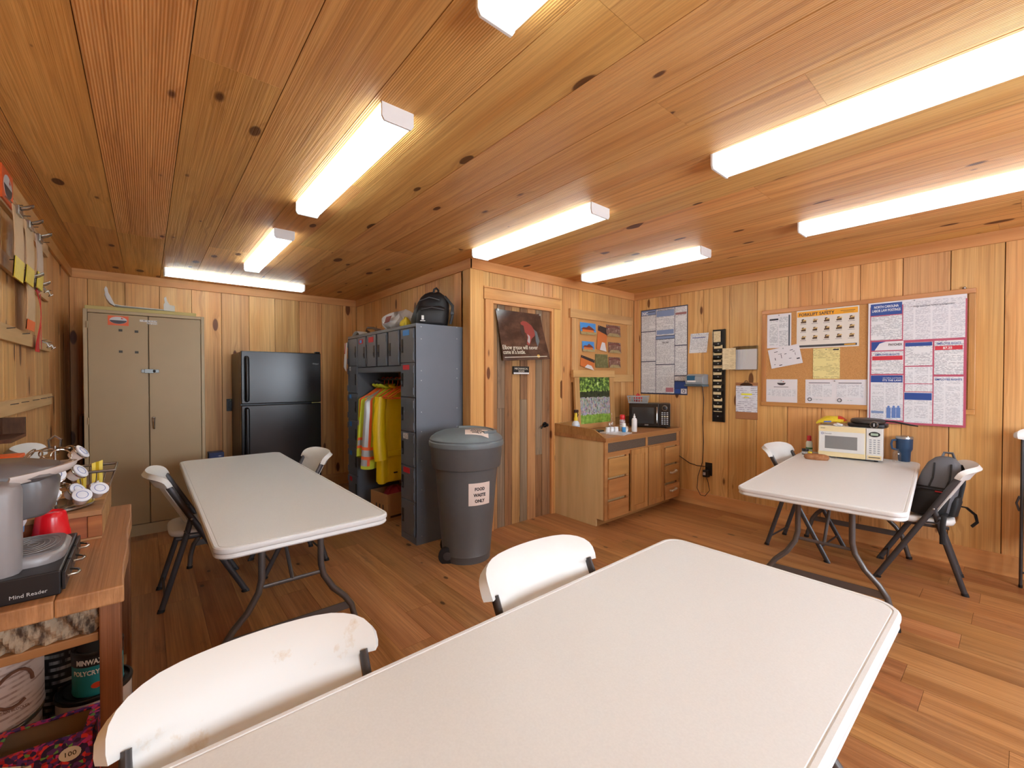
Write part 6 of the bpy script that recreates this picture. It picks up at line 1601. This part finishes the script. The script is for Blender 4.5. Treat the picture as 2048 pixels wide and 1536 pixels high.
# ================================================================ on the right table (top at .735)
TT = .7355
m_crm = flat('cream_plastic', srgb(226, 206, 160), .4); m_wht = flat('oven_white', srgb(216, 214, 210), .35)
ow = thing('microwave_oven', 'cream and white microwave oven on the small right table', 'microwave', (4.186, 1.072, TT), -82.1)
OW, OH, OD = .402, .245, .285
MB().box(0, OW, .014, OD, .012, .012 + OH).build('body', m_wht, ow, bevel=.006, seg=3)
MB().box(.0, .300, 0, .0138, .013, .011 + OH).build('door', m_crm, ow, bevel=.004)
MB().box(.006, .294, -.004, 0, .052, .215).build('door_face', m_wht, ow, bevel=.006, seg=3)
MB().box(.045, .250, -.0055, -.004, .078, .180).build('window', flat('oven_window', srgb(128, 126, 124), .2), ow, bevel=.004)
text('lettering', 'SHARP', .010, .016, .236, -.0008, m_ink, ow); text('lettering', 'Carousel', .013, .040, .193, -.0046, m_ink, ow)
MB().tube([(.028 + .008 * math.cos(a), -.0045, .197 + .006 * math.sin(a)) for a in [2 * math.pi * k / 12 for k in range(12)]], .0015, 5, closed=True).build('emblem', m_navy, ow)
MB().box(.303, OW, 0, .0138, .013, .011 + OH).build('control_panel', m_wht, ow, bevel=.004)
MB().prism([(.352 + .034 * math.cos(2 * math.pi * k / 20), .212 + .020 * math.sin(2 * math.pi * k / 20)) for k in range(20)], -.003, 0).build('display_bezel', m_dark, ow); MB().box(.330, .374, -.0042, -.003, .203, .221).build('display', flat('lcd_green', srgb(160, 180, 160), .3), ow)
for r_ in range(7):
    for c_ in range(3): MB().box(.322 + .024 * c_, .336 + .024 * c_, -.0015, 0, .066 + .0165 * r_, .074 + .0165 * r_).build('key', m_key, ow)
MB().box(.310, .394, -.003, 0, .020, .050).build('door_button', m_crm, ow, bevel=.003); MB().box(.318, .386, -.0038, -.003, .032, .038).build('button_marks', m_ink, ow)
for x in (.04, OW - .04):
    for y in (.04, OD - .04): MB().lathe([(.012, 0), (.012, .013)], 10, (x, y, 0)).build('foot', m_foot, ow)
OT = TT + .0125 + OH
gd = thing('griddle', 'round black electric griddle with a long handle on the cream microwave', 'griddle', (4.35, .785, OT), -84)
m_cast = flat('black_nonstick', srgb(34, 32, 32), .3, .2)
MB().rings([ov(-.115, .115, -.085, .085, .0), ov(-.125, .125, -.095, .095, .008), ov(-.125, .125, -.095, .095, .026), ov(-.118, .118, -.09, .09, .030)]).build('base', m_cast, gd, 50)
MB().lathe([(.098, .0305), (.108, .036), (.110, .048), (.100, .062), (.085, .066), (.005, .066)], 32).build('pan', flat('worn_pan', srgb(64, 58, 54), .4, .3), gd, 50)
MB().tube([(.10, .0, .052), (.16, .0, .05), (.24, .0, .034), (.29, .0, .026)], [.010, .013, .012, .008], 10, flat=(.55, 1, (0, 0, 1))).build('handle', m_cast, gd, True)
dl = MB().lathe([(.026, 0), (.026, .014), (.02, .018), (.004, .018)], 20).xf(Matrix.Rotation(R(90), 4, 'X')).build('dial', m_cast, gd, 50, loc=(.045, -.090, .026))
MB().tube([(.024 * math.cos(a), -.016, .024 * math.sin(a)) for a in [2 * math.pi * k / 20 for k in range(20)]], .002, 6, closed=True).build('dial_ring', m_chrome, dl, True); MB().box(-.002, .002, -.020, -.018, -.012, .012).build('pointer', m_wl, dl)
cb_ = thing('chip_bag', 'yellow and red snack bag lying on the cream microwave', 'bag', (4.36, 1.025, OT), -80)
MB().sheet(12, 8, lambda u, v: (-.10 + .20 * u, -.06 + .12 * v, .014 + .048 * math.sin(math.pi * u) ** .5 * math.sin(math.pi * v) ** .6 + .02 * u + .004 * math.sin(13 * u + 7 * v)), .012).build('bag_body', m_yel, cb_, 50)
MB().sheet(4, 6, lambda u, v: (.045 + .055 * u, -.058 + .116 * v, .0165 + .048 * math.sin(math.pi * (.725 + .275 * u)) ** .5 * math.sin(math.pi * v) ** .6 + .02 * (.725 + .275 * u) + .004 * math.sin(13 * (.725 + .275 * u) + 7 * v)), .003).build('red_print', flat('bag_red', srgb(200, 50, 30), .4), cb_, 50)
MB().prism([(-.05, .018), (.0, .022), (.005, .034), (-.045, .030)], -.062, -.056).build('blue_print', flat('bag_blue', srgb(90, 110, 190), .4), cb_)
crumple('foil_packet', 'small crumpled white packet in front of the snack bag', 'packet', (4.245, .955, OT), .028, .032, .022, m_bagw, 31)
# tumbler
tb = thing('tumbler', 'dark blue insulated tumbler with a handle beside the cream microwave', 'tumbler', (4.465, .583, TT), -60)
m_tum = flat('navy_powder', srgb(44, 72, 104), .4, .2)
MB().lathe([(.034, 0), (.036, .006), (.039, .075), (.046, .09), (.049, .10), (.051, .175)], 28).build('tumbler_body', m_tum, tb, 50)
MB().lathe([(.0515, .175), (.052, .188), (.050, .192)], 28).build('steel_rim', m_steel, tb, 50); MB().lathe([(.049, .190), (.047, .198), (.004, .198)], 28).build('lid', m_clr, tb, 50)
MB().tube([(-.044, 0, .165), (-.075, 0, .16), (-.082, 0, .13), (-.075, 0, .095), (-.044, 0, .088)], .008, 8).build('handle', m_tum, tb, True)
bottle('water_bottle', 'short ribbed clear plastic bottle in front of the blue tumbler', 'bottle', (4.385, .615, TT), [(.024, 0), (.027, .005), (.025, .015), (.027, .025), (.025, .035), (.027, .045), (.025, .055), (.027, .065), (.016, .085), (.011, .09)], m_clr, [(.012, .09), (.012, .10)], m_clr)
br = thing('bread_bag', 'brown bread in a clear bag beside the cream microwave', 'bread', (4.04, 1.045, TT), -75)
MB().rings([ov(-.075, .075, -.038, .038, 0, e_=.8), ov(-.085, .085, -.045, .045, .015, e_=.8), ov(-.08, .08, -.04, .04, .032, e_=.8), ov(-.055, .055, -.024, .024, .042, e_=.8), ov(-.01, .01, -.005, .005, .044, e_=.8)]).build('loaf', ramp_noise('bread_crust', [(0, srgb(120, 70, 36)), (.5, srgb(160, 104, 64)), (1, srgb(196, 150, 110))], 40, 4, .6, bump=.2), br, 60)
MB().sheet(4, 4, lambda u, v: (.082 + .05 * u, -.02 - .015 * u + (.04 + .03 * u) * v, .012 + .014 * math.sin(6 * v) * u + .01), .001).build('bag_end', m_clr, br)
bottle('spice_jar', 'small dark spice jar left of the cream microwave', 'jar', (4.235, 1.175, TT), [(.024, 0), (.025, .003), (.025, .03), (.022, .034)], flat('jar_dark', srgb(70, 56, 44), .2), [(.025, .034), (.025, .048), (.003, .048)], m_dark, lambda t: MB().lathe([(.0254, .008), (.0254, .026)], 20, cap=False).build('label', m_tapew, t, True))
bottle('sauce_bottle', 'red-capped bottle with green label behind the spice jar', 'bottle', (4.335, 1.175, TT), [(.022, 0), (.024, .003), (.024, .09), (.016, .105)], flat('label_pale', srgb(206, 206, 190), .4), [(.016, .105), (.016, .145), (.012, .150)], m_redt, lambda t: MB().lathe([(.0244, .035), (.0244, .05)], 20, cap=False).build('label', flat('label_green', srgb(50, 110, 60), .4), t, True))
bottle('mustard_packet', 'tiny yellow condiment cup beside the spice jar', 'cup', (4.185, 1.128, TT), [(.012, 0), (.014, .003), (.015, .035), (.004, .035)], m_yel)

# grey backpack on the right chair
gb = thing('grey_backpack', 'grey and black backpack propped on the white chair at the right table', 'backpack', (4.06, .39, .469), 84)
m_gry = flat('grey_canvas', srgb(98, 99, 104), .7, speck=.12, scale=250, bump=.1); m_bkc = flat('black_canvas', srgb(26, 26, 28), .65, speck=.1, scale=250)
def bag_ring(z, wx, wy, oy, n=26, e_=.6): return [(math.copysign(abs(math.cos(a)) ** e_, math.cos(a)) * wx * .82 - .17 * z, oy + math.copysign(abs(math.sin(a)) ** e_, math.sin(a)) * wy, z) for a in [2 * math.pi * k / n for k in range(n)]]
MB().rings([bag_ring(0, .105, .075, .03), bag_ring(.015, .122, .09, .03), bag_ring(.12, .126, .095, .02), bag_ring(.20, .122, .09, .01), bag_ring(.28, .112, .078, .0), bag_ring(.34, .092, .06, -.01), bag_ring(.375, .06, .038, -.015), bag_ring(.385, .03, .015, -.015)]).build('body', m_gry, gb, 60)
MB().rings([bag_ring(.01, .095, .03, .120), bag_ring(.03, .108, .034, .122), bag_ring(.14, .108, .034, .115), bag_ring(.165, .098, .026, .105), bag_ring(.175, .075, .012, .10)]).build('front_pocket', m_bkc, gb, 60)
MB().rings([bag_ring(.01, .03, .05, .03), bag_ring(.10, .034, .055, .025), bag_ring(.135, .02, .04, .02)]).xf(Matrix.Translation((-.105, 0, 0))).build('side_pocket', m_bkc, gb, 60)
for dx in (-.05, .03): MB().tube([(dx - .038, .104, .19), (dx - .054, .092, .25), (dx - .056, .075, .30), (dx - .054, .050, .345)], .005, 6).build('zip', m_bkc, gb, True)
MB().tube([(-.132, .085, .185), (-.083, .112, .19), (.007, .112, .19), (.057, .085, .185)], .005, 6).build('zip', m_bkc, gb, True)
MB().box(-.085, -.045, .135, .142, .168, .175).build('tag', m_redt, gb)
MB().tube([(-.105, -.02, .375), (-.095, -.025, .41), (-.055, -.03, .41), (-.045, -.025, .375)], .010, 8, flat=(1, .5, (0, 0, 1))).build('grab_loop', m_gry, gb, True)
for s in (-1, 1):
    MB().tube([(s * .05 - .07, -.075, .33), (s * .07 - .06, -.115, .28), (s * .09 - .04, -.105, .2), (s * .10 - .02, -.07, .10)], .016, 8, flat=(1, .4, (1, 0, 0))).build('shoulder_strap', m_bkc, gb, True)
MB().tube([(-.11, -.06, .06), (-.15, -.10, .05), (-.19, -.11, .01), (-.20, -.105, -.035), (-.175, -.10, -.07)], .017, 8, flat=(1, .3, (1, 0, 0))).build('loose_strap', m_bkc, gb, True)
MB().tube([(-.09, .10, .03), (-.10, .20, .03), (-.10, .228, -.02), (-.10, .228, -.14)], .014, 8, flat=(1, .3, (1, 0, 0))).build('loose_strap', m_bkc, gb, True)
